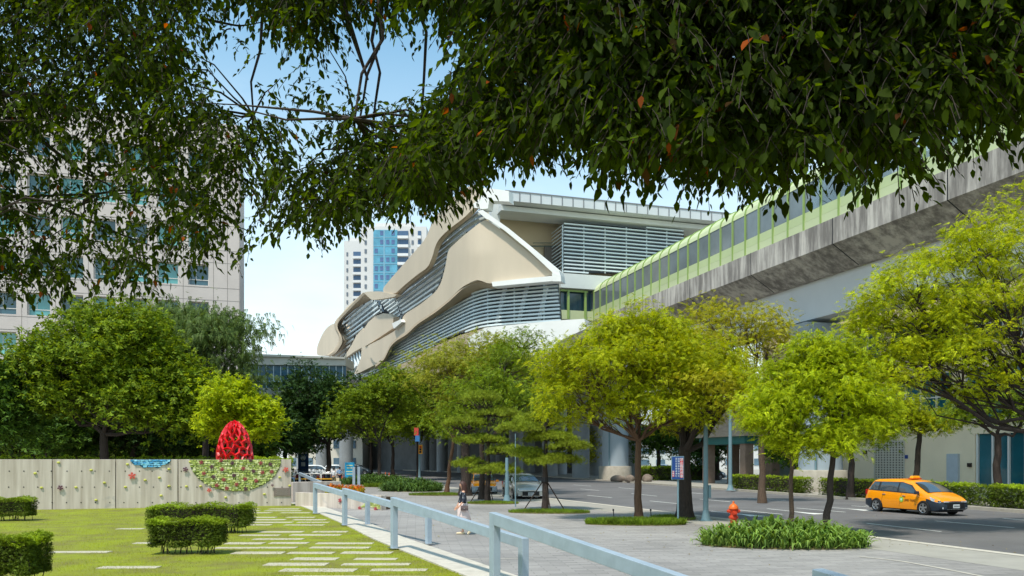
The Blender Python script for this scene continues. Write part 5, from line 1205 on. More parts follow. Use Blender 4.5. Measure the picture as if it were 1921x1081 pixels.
for i, px in enumerate((568, 588, 616, 641)):
    o = hp if i == 0 else copy_tree(hp); q = W(px, 0, 80); o.location = (q[0], q[1], 0)
    o['label'] = ('hoop barrier nearest the concrete wall end','hoop barrier second from the concrete wall end','hoop barrier just left of the man in khaki trousers','hoop barrier next to the blue banner')[i]
def cone(px, D, label, h=.75):
    q = W(px, 0, D); t = thing('traffic_cone', label, 'traffic cone', (q[0], q[1], 0), 0, 'orange traffic cones'); om = MT.setdefault('cone', mat('cone_orange', srgb(224,96,36), .5, .05))
    m = MB(); m.box((0,0,.02), (.4,.4,.04)); m.build('base', om, t); m = MB(); m.lathe([(.15,.04),(.09,.38*h),(.03,h)], (0,0,0), 14); m.build('cone', om, t, smooth=True)
    m = MB(); m.lathe([(.112,.33*h),(.082,.55*h)], (0,0,0), 14); m.build('reflective_band', MT['plate'], t)
cone(551, 74, 'orange cone at the end of the concrete wall'); cone(642, 78, 'orange cone left of the blue banner'); cone(723, 105, 'orange cone on the road seen between trunks'); cone(730, 100, 'orange cone right next to another on the road'); cone(596, 82, 'orange cone among the scooters')
q = W(656, 0, 79); t = thing('banner_sign', 'upright sky blue banner board with white edge beside the scooters', 'banner', (q[0], q[1], 0)); m = MB(); m.box((0,0,1.05), (.95,.06,2.1)); bn = m.build('board', mat('banner_blue', srgb(38,150,196), .5, .08, 2), t, bevel=.01)
m = MB(); 
for z, w in ((1.8,.6),(1.55,.5),(1.2,.7),(.95,.6),(.5,.6)): m.box((0,-.035,z), (w,.01,.09))
m.build('printed_lines', mat('banner_print', srgb(214,220,170), .5, 0), t)
for px, D, lab in ((569, 100, 'dark blue vertical sign board with white emblem behind the scooters'),):
    q = W(px, 0, D); t = thing('sign_board', lab, 'sign', (q[0], q[1], 0)); m = MB(); m.box((0,0,1.9), (1.3,.12,2.4)); m.box((-.5,0,.4), (.1,.1,.8)); m.box((.5,0,.4), (.1,.1,.8)); m.build('board', mat('sign_navy', srgb(26,64,110), .5, .05), t)
    m = MB(); m.lathe([(.32,0),(.32,.02)], (0,0,0), 20); V = m.V[0]; m.V[0] = np.c_[V[:,0], V[:,2]-.09, V[:,1]+2.6]; m.box((0,-.08,1.8), (.5,.02,.5)); m.build('emblem', MT['plate'], t)
q = W(669, 0, 73); t = thing('post_stand', 'pair of tall pale blue panels standing at the pavement edge', 'stand', (q[0], q[1], 0))
for x in (-.25, .2): m = MB(); m.box((x,0,.85), (.24,.12,1.7)); m.build('panel', MT['rail'], t, bevel=.01)
m = MB(); m.box((-.03,.0,1.78), (.1,.1,.16)); m.build('cap', MT['dark'], t)

# ================= STREET FURNITURE =================
def pole(label, px, D, h, r, name='lamp_post', cat='lamp post', arm=None, box=True, base=True, mt=None, group='grey blue lamp posts'):
    q = W(px, 0, D); t = thing(name, label, cat, (q[0], q[1], 0), 0, group); m = MB(); m.tube([(0,0,0),(0,0,h*.5),(0,0,h)], [r, r*.85, r*.7], 14); m.build('pole', mt or MT['pole'], t, smooth=True)
    if base: m = MB(); m.tube([(0,0,0),(0,0,.12),(0,0,.42)], [r*1.9, r*1.6, r*1.02], 14); m.build('base', mt or MT['pole'], t, smooth=True); m = MB(); m.box((0,0,.01), (r*4.4,r*4.4,.03)); m.build('base_plate', MT['pole'], t)
    if box: m = MB(); m.box((r*1.35,0,h*.0+1.15), (.1,.16,.5)); m.build('control_box', MT['pole'], t, bevel=.01)
    if arm:
        m = MB(); m.tube([(0,0,h-.1),(arm*.5,0,h+.35),(arm,0,h+.45)], [.06,.05,.04], 8); m.build('arm', mt or MT['pole'], t); m = MB(); m.box((arm+.25,0,h+.45), (.7,.28,.12)); m.build('lamp_head', MT['white_concrete'], t, bevel=.03)
    return t
pole('thick grey blue lamp post by the orange fire hydrant', 1324, 31.2, 4.9, .105)
pole('slim grey blue pole across the road in front of the pavilion', 1370, 62, 12.6, .15, arm=2.2, box=False)
pole('pale blue post next to the silver car', 951, 44.5, 2.5, .13, box=False)
pole('thin grey pole right behind the pine in front of the silver car', 967, 40.5, 3.7, .035, name='thin_pole', cat='pole', box=False, base=False, group=None)
pole('grey post with yellow signal box down the road', 787, 96, 6.5, .14, box=False); 
q = W(789, 0, 95.8); t = thing('traffic_signal', 'yellow traffic signal box on the distant road post', 'traffic light', (q[0], q[1], 3.1)); m = MB(); m.box((0,0,.5), (.45,.35,1.1)); m.build('housing', mat('signal_yellow', srgb(224,150,30), .5, .05), t, bevel=.03)
for z in (.2,.5,.8): m = MB(); m.box((0,-.2,z), (.24,.06,.24)); m.build('lens', MT['red_lamp'] if z == .8 else MT['dark'], t, bevel=.03)
q = W(781, 0, 92); t = thing('flag_banner', 'red white and blue flag banner on the distant post', 'flag', (q[0], q[1], 4.6)); m = MB(); m.box((0,0,1.0), (.5,.03,.9)); m.build('upper_cloth', mat('flag_red', srgb(200,70,60), .7, .1), t); m = MB(); m.box((.12,0,.2), (.5,.03,.68)); m.build('lower_cloth', mat('flag_blue', srgb(60,120,180), .7, .1), t)
# no parking notice
q = G(1272, 984); SG = thing('notice_sign', 'blue and red notice board on a thin post beside the thick trunk', 'sign', (q[0], q[1], 0), .06)
D = q[1]; m = MB(); m.tube([(0,0,0),(0,0,2.35)], .035, 10); m.build('post', MT['pole'], SG, smooth=True)
zt, zb_ = za(856, D), za(900, D); w = 24/FP*D
m = MB(); m.box((-.03,-.05,(zt+zb_)/2), (w,.03,zt-zb_)); bd = m.build('frame', MT['pole'], SG, bevel=.006)
m = MB(); m.box((-.03,-.07,(zt+zb_)/2), (w-.05,.02,zt-zb_-.05)); m.build('board', mat('board_blue', srgb(24,64,128), .5, .05), SG)
rd = mat('board_red', srgb(206,36,40), .5, 0); m = MB(); m.box((-.03+w*.30,-.083,(zt+zb_)/2), (w*.24,.01,(zt-zb_)*.84)); m.box((-.03-w*.36,-.083,zb_+(zt-zb_)*.25), (w*.16,.01,(zt-zb_)*.26)); m.build('red_panels', rd, SG)
def vtext(s, x, z0, dz, size, mt, nm):
    for i, ch in enumerate(s): text(ch, nm, size, mt, SG, (x, -.092, z0-i*dz), (math.pi/2, 0, 0), .002)
hh = zt-zb_
vtext('禁止臨時停車', -.03+w*.30, zt-hh*.145, hh*.143, .13, MT['plate'], 'lettering')
vtext('違規停車依法拖吊', -.03+w*.07, zt-hh*.12, hh*.105, .075, MT['plate'], 'lettering')
vtext('請勿佔用車道通行', -.03-w*.13, zt-hh*.12, hh*.105, .075, MT['plate'], 'lettering')
vtext('警察局', -.03-w*.36, zt-hh*.66, hh*.085, .07, MT['plate'], 'lettering')
# hydrant
q = G(1376, 990); HD = thing('fire_hydrant', 'red orange fire hydrant behind the strap leaf plants', 'fire hydrant', (q[0], q[1], 0)); hm = mat('hydrant_red', srgb(190,58,26), .45, .12, 6); ho = mat('hydrant_orange', srgb(222,104,36), .45, .1, 6)
m = MB(); m.lathe([(.17,0),(.17,.05),(.115,.07),(.115,.3),(.16,.32),(.17,.36),(.16,.4),(.115,.43),(.12,.62),(.15,.66)], (0,0,0), 22); m.build('barrel', hm, HD, smooth=True)
m = MB(); m.lathe([(.165,.66),(.17,.7),(.14,.76),(.09,.82),(.035,.85),(.035,.92),(.0,.93)], (0,0,0), 22); m.build('bonnet', ho, HD, smooth=True)
for s in (1,-1): m = MB(); m.tube([(s*.1,0,.58),(s*.2,0,.58)], .065, 12); m.tube([(s*.2,0,.58),(s*.23,0,.58)], .045, 6); m.build('nozzle', hm, HD)
m = MB(); m.tube([(0,-.1,.52),(0,-.21,.52)], .08, 12); m.tube([(0,-.21,.52),(0,-.25,.52)], .04, 6); m.build('nozzle', hm, HD)
# garden spikes in the mound
for px, py, l in ((1152, 977, 'short black garden stake left of the broad tree trunk'), (1222, 977, 'short black garden stake right of the broad tree trunk')):
    q = G(px, py); t = thing('garden_stake', l, 'stake', (q[0], q[1], 0)); m = MB(); m.tube([(0,0,0),(-.03,0,.42)], .018, 6); m.build('spike', MT['dark'], t); m = MB(); m.box((-.03,0,.42), (.06,.06,.08)); m.build('head', MT['dark'], t)
# boulders and utility box by the pier
bmr = mat('boulder', srgb(126,112,100), .9, .25, 1.5, .5, 6)
def boulder(px, D, s, label):
    q = W(px, 0, D); bm = bmesh.new(); bmesh.ops.create_icosphere(bm, subdivisions=3, radius=1)
    for v in bm.verts:
        n_ = math.sin(v.co.x*3+px)+math.sin(v.co.y*4+v.co.z*3+px*.3); v.co *= 1+.09*n_; v.co.x *= s[0]; v.co.y *= s[1]; v.co.z = max(v.co.z, -.6)*s[2]
    me = bpy.data.meshes.new('boulder'); bm.to_mesh(me); bm.free(); me.materials.append(bmr); me.polygons.foreach_set('use_smooth', [True]*len(me.polygons)); o = bpy.data.objects.new('boulder', me); COL.objects.link(o); o.location = (q[0], q[1], s[2]*.55)
    tag(o, label, 'boulder', 'boulders beside the pier')
boulder(1160, 88, (.8,.5,.45), 'flat boulder against the viaduct pier base'); boulder(1181, 86, (.5,.5,.5), 'grey boulder left of the broad tree trunk'); boulder(1215, 86, (.6,.5,.5), 'brown boulder right of the broad tree trunk')

# ================= PEOPLE =================
def skinned(name, verts, edges, radii, mt, parent, sub=2, root=0):
    me = bpy.data.meshes.new(name); me.from_pydata([tuple(v) for v in verts], edges, []); me.materials.append(mt)
    o = bpy.data.objects.new(name, me); COL.objects.link(o); o.parent = parent; md = o.modifiers.new('skin', 'SKIN'); md.use_smooth_shade = True; md.branch_smoothing = .6
    for i, r in enumerate(radii): me.skin_vertices[0].data[i].radius = (r, r) if np.isscalar(r) else r
    me.skin_vertices[0].data[root].use_root = True
    s = o.modifiers.new('sub', 'SUBSURF'); s.levels = sub; s.render_levels = sub; return o
def person(label, loc, rz, sk=1.0, pose='walk', top=None, bottom=None, hair=None, hairlen='long', skirt=False, shoe=None, dots=False):
    """faces local +X, feet on the ground"""
    t = thing('person', label, 'person', loc, rz); S = lambda *a: tuple(v*sk for v in a)
    J, E, Rr = [], [], []
    def j(p, r, par=None):
        J.append(S(*p)); Rr.append(r*sk if np.isscalar(r) else (r[0]*sk, r[1]*sk))
        if par is not None: E.append((par, len(J)-1))
        return len(J)-1
    pel = j((0,0,.90), (.13,.10)); sp = j((0,0,1.05), (.105,.09), pel); ch = j((0,0,1.22), (.135,.10), sp); up_ = j((-.01,0,1.34), (.10,.075), ch); nk = j((.0,0,1.42), .045, up_); hd0 = j((.02,0,1.50), .068, nk); hd = j((.025,0,1.565), .082, hd0); hd1 = j((.015,0,1.63), .07, hd)
    nz_ = j((.105,0,1.545), .014, hd)
    legs = {'walk': (((.02,.085,.48),(-.26,.085,.22),(-.20,.085,.08)), ((.04,-.085,.47),(-.02,-.08,.09),(.11,-.08,.03))), 'stand': (((.03,.09,.47),(0,.09,.08),(.13,.09,.03)), ((.0,-.09,.47),(-.05,-.09,.08),(.08,-.09,.03)))}[pose]
    for s, (kn, an, to) in zip((1,-1), legs):
        h = j((0,s*.085,.83), .088, pel); mid = j(((kn[0])*.5,s*.087,.66), .075, h); k_ = j(kn, .052, mid); cf = j(tuple((np.array(kn)*.6+np.array(an)*.4)), .05, k_); a_ = j(an, .034, cf); hl_ = j(to, .03, a_)
    arms = {'walk': (((-.04,.22,1.10),(.10,.25,.93)), ((.05,-.21,1.09),(.16,-.22,.88))), 'stand': (((-.03,.23,1.08),(.05,.26,.86)), ((-.03,-.23,1.08),(.05,-.26,.86)))}[pose]
    for s, (el, wr_) in zip((1,-1), arms):
        sh = j((-.01,s*.165,1.345), .05, up_); ms_ = j(tuple((np.array((-.01,s*.165,1.345))+np.array(el))/2), .043, sh); e_ = j(el, .036, ms_); fm = j(tuple((np.array(el)+np.array(wr_))/2), .032, e_); w_ = j(wr_, .022, fm); d = np.array(wr_)-np.array(el); d /= np.linalg.norm(d); pm_ = j(tuple(np.array(wr_)+d*.05), (.028,.018), w_)
        for q, (ln, sp_) in enumerate(((.062,-.024),(.07,-.008),(.066,.008),(.05,.022))):
            b_ = np.array(wr_)+d*.085+np.array([sp_,0,0]); f0 = j(tuple(b_), .009, pm_); f1 = j(tuple(b_+d*ln*.5+[.006,-s*.006,0]), .008, f0); j(tuple(b_+d*ln+[.014,-s*.02,0]), .006, f1)
        th_ = j(tuple(np.array(wr_)+d*.04+np.array([.035,0,0])), .010, pm_); j(tuple(np.array(wr_)+d*.085+np.array([.05,-s*.005,0])), .008, th_)
    skinned('body', J, E, Rr, MT['skin'], t)
    # face details
    m = MB(); 
    for s in (1,-1): m.box(S(.104,s*.030,1.572), S(.012,.022,.010))
    m.build('eyes', MT['dark'], t); m = MB(); m.box(S(.103,0,1.512), S(.012,.042,.011)); m.build('mouth', mat('lips', srgb(172,84,84), .5, 0), t)
    m = MB()
    for s in (1,-1): m.box(S(.02,s*.083,1.555), S(.028,.014,.045))
    m.build('ears', MT['skin'], t, bevel=.004)
    # hair cap (back, top and sides), longer for women
    m = MB(); bot = 1.30 if hairlen == 'long' else 1.49; V = []; F = []; nr, na = 9, 17
    for i in range(nr):
        u = i/(nr-1); z = 1.672-(1.672-bot)*u**1.3; rr = .03+.075*math.sin(min(1, u*2.2)*math.pi/2); 
        if hairlen == 'long': rr *= 1+.12*u
        for k in range(na):
            a = math.radians(62+(360-124)*k/(na-1)) if u > .28 else math.radians(25+(360-50)*k/(na-1)); wv = 1+.05*math.sin(k*2.7+i)
            V.append(S(.006-.01*u*(3 if hairlen == 'long' else 0)+rr*1.12*wv*math.cos(a), rr*wv*math.sin(a), z))
    c_ = len(V); V.append(S(.006,0,1.682))
    for i in range(nr-1):
        for k in range(na-1): F.append([i*na+k, i*na+k+1, (i+1)*na+k+1, (i+1)*na+k])
    for k in range(na-1): F.append([c_, k+1, k])
    m.add(V, F); ho_ = m.build('hair', hair, t, smooth=True, normals=False); sl_ = ho_.modifiers.new('solid', 'SOLIDIFY'); sl_.thickness = .018; sl_.offset = 1
    # garments
    J2 = [S(0,0,.93), S(0,0,1.06), S(0,0,1.22), S(-.01,0,1.345), S(-.01,0,1.41)]; R2 = [(.148,.118),(.128,.112),(.155,.122),(.118,.092),(.06,.055)]; E2 = [(0,1),(1,2),(2,3),(3,4)]
    for s, (el, wr_) in zip((1,-1), arms):
        sh = len(J2); J2.append(S(-.01,s*.17,1.34)); R2.append((.07,.065)); E2.append((3, sh)); J2.append(S(*el)); R2.append((.066,.064)); E2.append((sh, sh+1)); p_ = np.array(el)*.45+np.array(wr_)*.55 if hairlen == 'long' else np.array(el)*.95+np.array(wr_)*.05; J2.append(S(*p_)); R2.append((.046,.044)); E2.append((sh+1, sh+2))
    R2 = [(a*sk, b*sk) for a, b in R2]; skinned('blouse' if hairlen == 'long' else 'shirt', J2, E2, R2, top, t)
    if skirt:
        m = MB(); V = []; F = []; n = 28; lv = [(.98,.13,.105,0),(.9,.165,.13,0),(.75,.19,.165,-.01),(.6,.205,.19,-.03),(.42,.215,.215,-.05)]
        for z, ry, rx, ox in lv:
            for k in range(n): a = k*2*math.pi/n; w_ = 1+.05*math.sin(a*7)*(1-z); V.append(S(ox+rx*w_*math.cos(a), ry*w_*math.sin(a), z))
        for i in range(len(lv)-1):
            for k in range(n): F.append([i*n+k, i*n+(k+1) % n, (i+1)*n+(k+1) % n, (i+1)*n+k])
        m.add(V, F); o_ = m.build('skirt', bottom, t, smooth=True, normals=False); q_ = o_.modifiers.new('solid', 'SOLIDIFY'); q_.thickness = .01
    else:
        J3 = [S(0,0,.95)]; R3 = [(.14,.115)]; E3 = []
        for s, (kn, an, to) in zip((1,-1), legs):
            h = len(J3); J3 += [S(0,s*.09,.82), S(*kn), S(an[0],an[1],an[2]+.05)]; R3 += [(.105,.11),(.075,.078),(.058,.06)]; E3 += [(0,h),(h,h+1),(h+1,h+2)]
        skinned('trousers', J3, E3, [(a*sk,b*sk) for a,b in R3], bottom, t)
    for s, (kn, an, to) in zip((1,-1), legs):
        a_, b_ = np.array(an), np.array(to); d = b_-a_; d /= np.linalg.norm(d); m = MB(); heel = a_-[0,0,.05] if pose == 'stand' or s < 0 else a_+[-.06,0,.0]; toe = b_+d*.09 if pose == 'stand' or s < 0 else b_+[.05,0,-.06]
        if pose == 'stand' or s < 0: heel[2] = .035; toe = np.array([b_[0]+.08, b_[1], .03]); heel = np.array([a_[0]-.05, a_[1], .04])
        m.tube([S(*heel), S(*((heel+toe)/2)), S(*toe)], [.038*sk,.044*sk,.032*sk], 10); m.build('shoe', shoe, t, smooth=True)
    return t
def dotmat():
    m = bpy.data.materials.new('polka_dot_fabric'); m.use_nodes = True; nt = m.node_tree; p = nt.nodes['Principled BSDF']; L = nt.links.new; p.inputs['Roughness'].default_value = .8
    tc = nn(nt, 'ShaderNodeTexCoord'); v = nn(nt, 'ShaderNodeTexVoronoi'); v.inputs['Scale'].default_value = 17; v.inputs['Randomness'].default_value = .35
    r = nn(nt, 'ShaderNodeValToRGB'); e = r.color_ramp.elements; e[0].position = .24; e[0].color = (.75,.76,.78,1); e[1].position = .29; e[1].color = (.012,.016,.03,1)
    L(tc.outputs['Object'], v.inputs['Vector']); L(v.outputs['Distance'], r.inputs[0]); L(r.outputs[0], p.inputs['Base Color']); return m
brown_h = mat('brown_hair', srgb(70,42,34), .55, .25, 12, stretch=(6,6,1)); black_h = mat('black_hair', srgb(28,24,24), .5, .2, 12)
cream = mat('cream_leather', srgb(214,196,160), .5, .1)
wq = G(868, 1003); WM = person('woman in a dark polka dot blouse and pale pink skirt walking across the plaza', (wq[0], wq[1], 0), math.pi+.12, 1.02, 'walk', dotmat(), mat('pale_pink_cloth', srgb(222,200,194), .85, .05, 3), brown_h, 'long', True, cream)
hb = thing('handbag', 'small dark taupe handbag hanging at the hip of the walking woman', 'handbag', (wq[0]+.07, wq[1]-.26, .86), .05)
m = MB(); m.box((0,0,.0), (.24,.07,.155)); m.build('pouch', mat('taupe_leather', srgb(92,76,76), .5, .1), hb, bevel=.015); m = MB(); m.box((0,-.037,.03), (.236,.012,.09)); m.build('flap', mat('taupe_leather_flap', srgb(110,92,90), .5, .1), hb, bevel=.004)
m = MB(); m.box((0,-.05,-.01), (.03,.01,.02)); m.build('clasp', MT['chrome'], hb); m = MB(); m.tube([(-.11,0,.07),(-.07,.05,.4),(-.02,.16,.56),(.05,.2,.4),(.11,0,.07)], .006, 5); m.build('strap', MT['dark'], hb)
khaki = mat('khaki_cloth', srgb(124,112,84), .85, .08, 3); whitec = mat('white_shirt_cloth', srgb(216,214,214), .85, .04, 3); bluec = mat('light_blue_cloth', srgb(140,170,206), .85, .05, 3); navyc = mat('navy_cloth', srgb(40,46,66), .85, .05, 3)
q = W(711, 0, 70) if False else W(626, 0, 70); person('man in white shirt and khaki trousers seen from behind near the scooters', (q[0], q[1], 0), math.pi/2, 1.02, 'stand', whitec, khaki, black_h, 'short', False, MT['dark'])
tb = thing('tote_bag', 'cream tote bag carried by the man in khaki trousers', 'bag', (q[0]+.36, q[1], .58)); m = MB(); m.box((0,0,0), (.28,.12,.36)); m.build('bag', cream, tb, bevel=.03); m = MB(); m.tube([(-.08,0,.17),(-.04,0,.33),(.04,0,.33),(.08,0,.17)], .01, 5); m.build('handle', cream, tb)
q = W(637, 0, 79); person('person in light blue shirt standing by the scooters', (q[0], q[1], 0), math.pi/2, 1.0, 'stand', bluec, navyc, black_h, 'short', False, MT['dark'])
q = W(550, 0, 68); person('person in pale top half hidden at the end of the long wall', (q[0], q[1], 0), .3, .98, 'walk', whitec, bluec, black_h, 'short', False, MT['dark'])
# ================= TREES =================
def TR(label, px, py, lobes, r0, fork, **k):
    b = G(px, py); return tree(label, b, [ell(x, y, b[1]+dd, rx, ry) for x, y, dd, rx, ry in lobes], r0, fork, **k)
def TW(label, px, D, lobes, r0, fork, **k):
    b = W(px, 0, D)*[1,1,0]; return tree(label, b, [ell(x, y, D+dd, rx, ry) for x, y, dd, rx, ry in lobes], r0, fork, **k)
# plaza trees
TR('broad yellow green tree with forked trunk rising from a grass mound', 1198, 977, [(1130,700,-.6,118,88),(1210,665,.6,112,84),(1290,720,.2,110,90),(1060,740,.3,58,62),(1160,620,0,60,36),(1240,770,-.8,90,50),(1355,690,.3,50,55),(1190,612,0,84,36),(1110,775,.2,70,36),(1190,760,-.8,80,44),(1075,690,-.4,60,50)], .16, 3.3,
   mats=LM['fresh'], nclump=420, perclump=44, fsize=.25, spread=.27, shell=.5, bark='bark_brown', kind='pinnate')
TR('leafy crown over the thickest rough trunk by the lamp post', 1284, 974, [(1330,745,-1.9,66,62),(1320,720,1.5,88,90),(1290,640,1.8,80,50),(1375,740,1.6,40,62),(1290,790,1.4,60,34)], .33, 2.9, mats=LM['yellow'], nclump=210, perclump=40, fsize=.25, spread=.28, shell=.5, bark='bark_dark')
TR('young leafy tree on the left of the leaning pair', 1483, 1000, [(1470,760,.2,84,60),(1440,800,0,52,50),(1490,705,.6,50,50),(1496,840,-.4,50,32)], .085, 2.5, mats=LM['lime'], nclump=170, perclump=36, fsize=.24, spread=.22, shell=.5, lean=(.05,0), bark='bark')
TR('young leafy tree on the right of the leaning pair, with the curved dark trunk', 1547, 1003, [(1570,740,0,92,72),(1550,655,.3,60,44),(1560,690,0,76,50),(1620,790,.3,64,56),(1555,820,-.5,62,46)], .12, 2.6, mats=LM['lime'], nclump=260, perclump=38, fsize=.24, spread=.23, shell=.5, lean=(.32,.1), bark='bark_dark')
b = W(2010, 0, 27); tree('big airy yellow green tree reaching in from the right edge of the photo', b*[1,1,0], [ell(x, y, 27+d, rx, ry) for x, y, d, rx, ry in ((1830,480,0,120,84),(1720,560,.6,110,92),(1890,600,-.6,140,110),(1760,680,0,120,90),(1800,620,1.5,120,100),(1680,660,1.2,80,80),(1660,600,1,60,70),(1960,440,1,130,90),(1900,720,.4,130,60),(2090,560,0,140,150),(1650,690,.5,50,46))], .2, 3.4,
     LM['yellow2'], 'pinnate', 520, 38, .25, .26, 'bark_dark')
TR('slender tree with reddish trunk in front of the station podium', 838, 924, [(850,700,0,66,60),(900,670,2,78,50),(800,690,1,44,46),(940,690,3,60,50),(870,760,0,60,40)], .16, 4.0, mats=LM['olive'], nclump=170, perclump=44, fsize=.36, spread=.5, bark='bark_brown', lean=(.5,0))
TR('tree with very dark stout trunk beside the far orange taxi', 873, 930, [(900,760,1,78,50),(950,700,3,70,60),(980,650,5,46,34),(860,800,0,60,30)], .38, 4.2, mats=LM['mid'], nclump=130, perclump=44, fsize=.34, spread=.5, bark='bark_dark')
TR('tree trunk right behind the farther staked pine', 904, 937, [(930,740,1,60,40),(990,770,1,50,40)], .2, 3.6, mats=LM['mid'], nclump=60, perclump=40, fsize=.34, spread=.45, bark='bark_dark')
for i, (px, py, c, rx, lab, mt_) in enumerate(((785,899,(790,770),60,'fourth tree of the far row, closest to the slender reddish trunk','mid'),(737,893,(735,770),58,'third tree of the far row along the road','mid'),(696,890,(690,775),62,'second tree of the far row, by the blue panels','deep'),(618,889,(612,775),66,'first tree of the far row, in front of the white cars','dark'))):
    TR(lab, px, py, [(c[0]-18,c[1]+10,0,rx*.7,48),(c[0]+22,c[1]-18,2,rx*.75,56),(c[0]+4,c[1]+30,-1,rx,30)], .3, 4.4, mats=LM[mt_], nclump=140, perclump=40, fsize=.5, spread=.75, bark='bark_dark', kind='tuft')
TW('round dark green tree standing before the glazed link bridge', 616, 86, [(590,740,0,62,50),(560,785,0,44,44),(628,780,0,52,50),(590,812,0,56,28)], .3, 4.2, mats=LM['dark'], nclump=190, perclump=44, fsize=.45, spread=.62, bark='bark_dark', kind='tuft')
TW('mid green tree crown between the dark round tree and the far row', 712, 80, [(700,760,0,60,44),(745,735,0,54,46),(665,788,0,48,38)], .2, 4.2, mats=LM['mid'], nclump=150, perclump=46, fsize=.36, spread=.5, kind='tuft', bark='bark_dark')
# sparse tree across the road, other street trees
TW('sparse yellowish tree with bare twigs before the white viaduct girder', 1430, 46, [(1400,610,0,80,46),(1440,650,0,60,50),(1330,600,0,66,34)], .2, 6, mats=LM['yellow'], nclump=120, perclump=22, fsize=.34, spread=.5, bark='bark')
TW('small street tree with curved trunk behind the orange taxi', 1716, 49, [(1735,800,0,44,28),(1690,770,0,36,24),(1780,790,0,30,20)], .2, 4.2, mats=LM['fresh'], nclump=60, perclump=34, fsize=.34, spread=.4, bark='bark_dark', lean=(.3,0))
TW('street tree with umbrella branches at the right edge behind the hedge', 1872, 45, [(1880,750,0,90,34),(1830,780,0,50,30),(1930,770,0,60,30)], .24, 3.8, mats=LM['mid'], nclump=90, perclump=34, fsize=.34, spread=.45, bark='bark_dark')
TW('slim street tree behind the leaning pair across the road', 1596, 50, [(1610,820,0,50,40),(1650,780,0,60,40)], .22, 3.8, mats=LM['mid'], nclump=70, perclump=36, fsize=.34, spread=.45, bark='bark_dark')
TW('dark tree in the shade beyond the viaduct pier', 1235, 100, [(1240,830,0,44,40),(1290,820,0,40,40)], .3, 4, mats=LM['deep'], nclump=80, perclump=34, fsize=.6, spread=.9, kind='tuft', bark='bark_dark')
TW('dark tree between the pavilion and the viaduct', 1345, 92, [(1345,815,0,40,44),(1320,850,0,40,26)], .3, 3.6, mats=LM['dark'], nclump=70, perclump=34, fsize=.6, spread=.9, kind='tuft', bark='bark_dark')
TW('pale green bushy tree seen left of the pier under the station', 1080, 118, [(1080,840,0,34,34)], .3, 3.6, mats=LM['olive'], nclump=40, perclump=30, fsize=.6, spread=.9, kind='tuft')
TW('small leafy tree right of the pavilion columns', 1500, 70, [(1490,850,0,36,36)], .2, 2.6, mats=LM['deep'], nclump=40, perclump=34, fsize=.45, spread=.6, kind='tuft', bark='bark_dark')
# behind the concrete wall
TW('largest round green tree behind the left part of the concrete wall', 195, 52, [(150,690,0,95,78),(235,650,1,90,72),(300,730,1,86,78),(90,720,1,70,66),(200,760,-1,130,60),(190,600,2,60,30),(330,790,0,60,50)], .34, 4.2, mats=LM['mid'], nclump=330, perclump=60, fsize=.42, spread=.62, kind='tuft', bark='bark_dark', shell=.7)
TW('tall grey green drooping tree behind the largest round tree', 385, 62, [(390,650,0,84,66),(330,610,1,70,46),(430,740,0,52,56),(300,680,2,60,60)], .3, 5, mats=LM['grey'], nclump=200, perclump=55, fsize=.55, spread=.8, kind='pinnate', droop=.9, bark='bark_dark')
TW('bright lime green tree right behind the red sculpture', 455, 48.5, [(450,770,0,52,44),(430,740,.5,34,26),(480,800,0,38,40),(420,800,.5,40,40)], .14, 2.5, mats=LM['lime'], nclump=120, perclump=52, fsize=.34, spread=.4, kind='tuft', bark='bark_dark')
TW('dark tree at the left edge behind the wall', -10, 50, [(0,790,0,60,60),(-60,740,0,80,90)], .3, 3.4, mats=LM['deep'], nclump=110, perclump=50, fsize=.42, spread=.6, kind='tuft', bark='bark_dark')
for i, (px, D, y, rx, ry, lab) in enumerate(((90,66,800,90,60,'dark background tree behind the left end of the wall'),(250,70,800,90,56,'dark background tree filling the gap below the largest crown'),(400,72,790,80,66,'dark background tree left of the red sculpture'),(485,80,805,56,46,'dark background tree between the lime tree and the bridge'),(535,96,815,50,42,'dark background tree at the right end of the wall'))):
    TW(lab, px, D, [(px-rx*.4,y,0,rx*.7,ry),(px+rx*.4,y+6,0,rx*.7,ry*.9)], .3, 3.6, mats=LM['dark' if i % 2 else 'deep'], nclump=120, perclump=44, fsize=.55, spread=.85, kind='tuft', bark='bark_dark', group='dark trees behind the wall')
m = None
c = W(225, 0, 56); hedge_box('dark low hedge running behind the top edge of the concrete wall', (c[0], c[1], 0), 22, 1.4, 2.5, ROADROT, 16000, .3, 'background_hedge', None, .2, .08)
c = W(90, 0, 74); hedge_box('tall dark shrub belt far behind the concrete wall', (c[0], c[1], 0), 38, 3, 5.2, ROADROT, 16000, .3, 'background_hedge', None, .5, .3)
c = W(1100, 0, 104); hedge_box('clipped hedge behind the viaduct pier', (*W(1270,0,92)[:2], 0), 9, 1.2, 1.6, .3, 5000, .1, 'background_hedge', None, .2, .04)
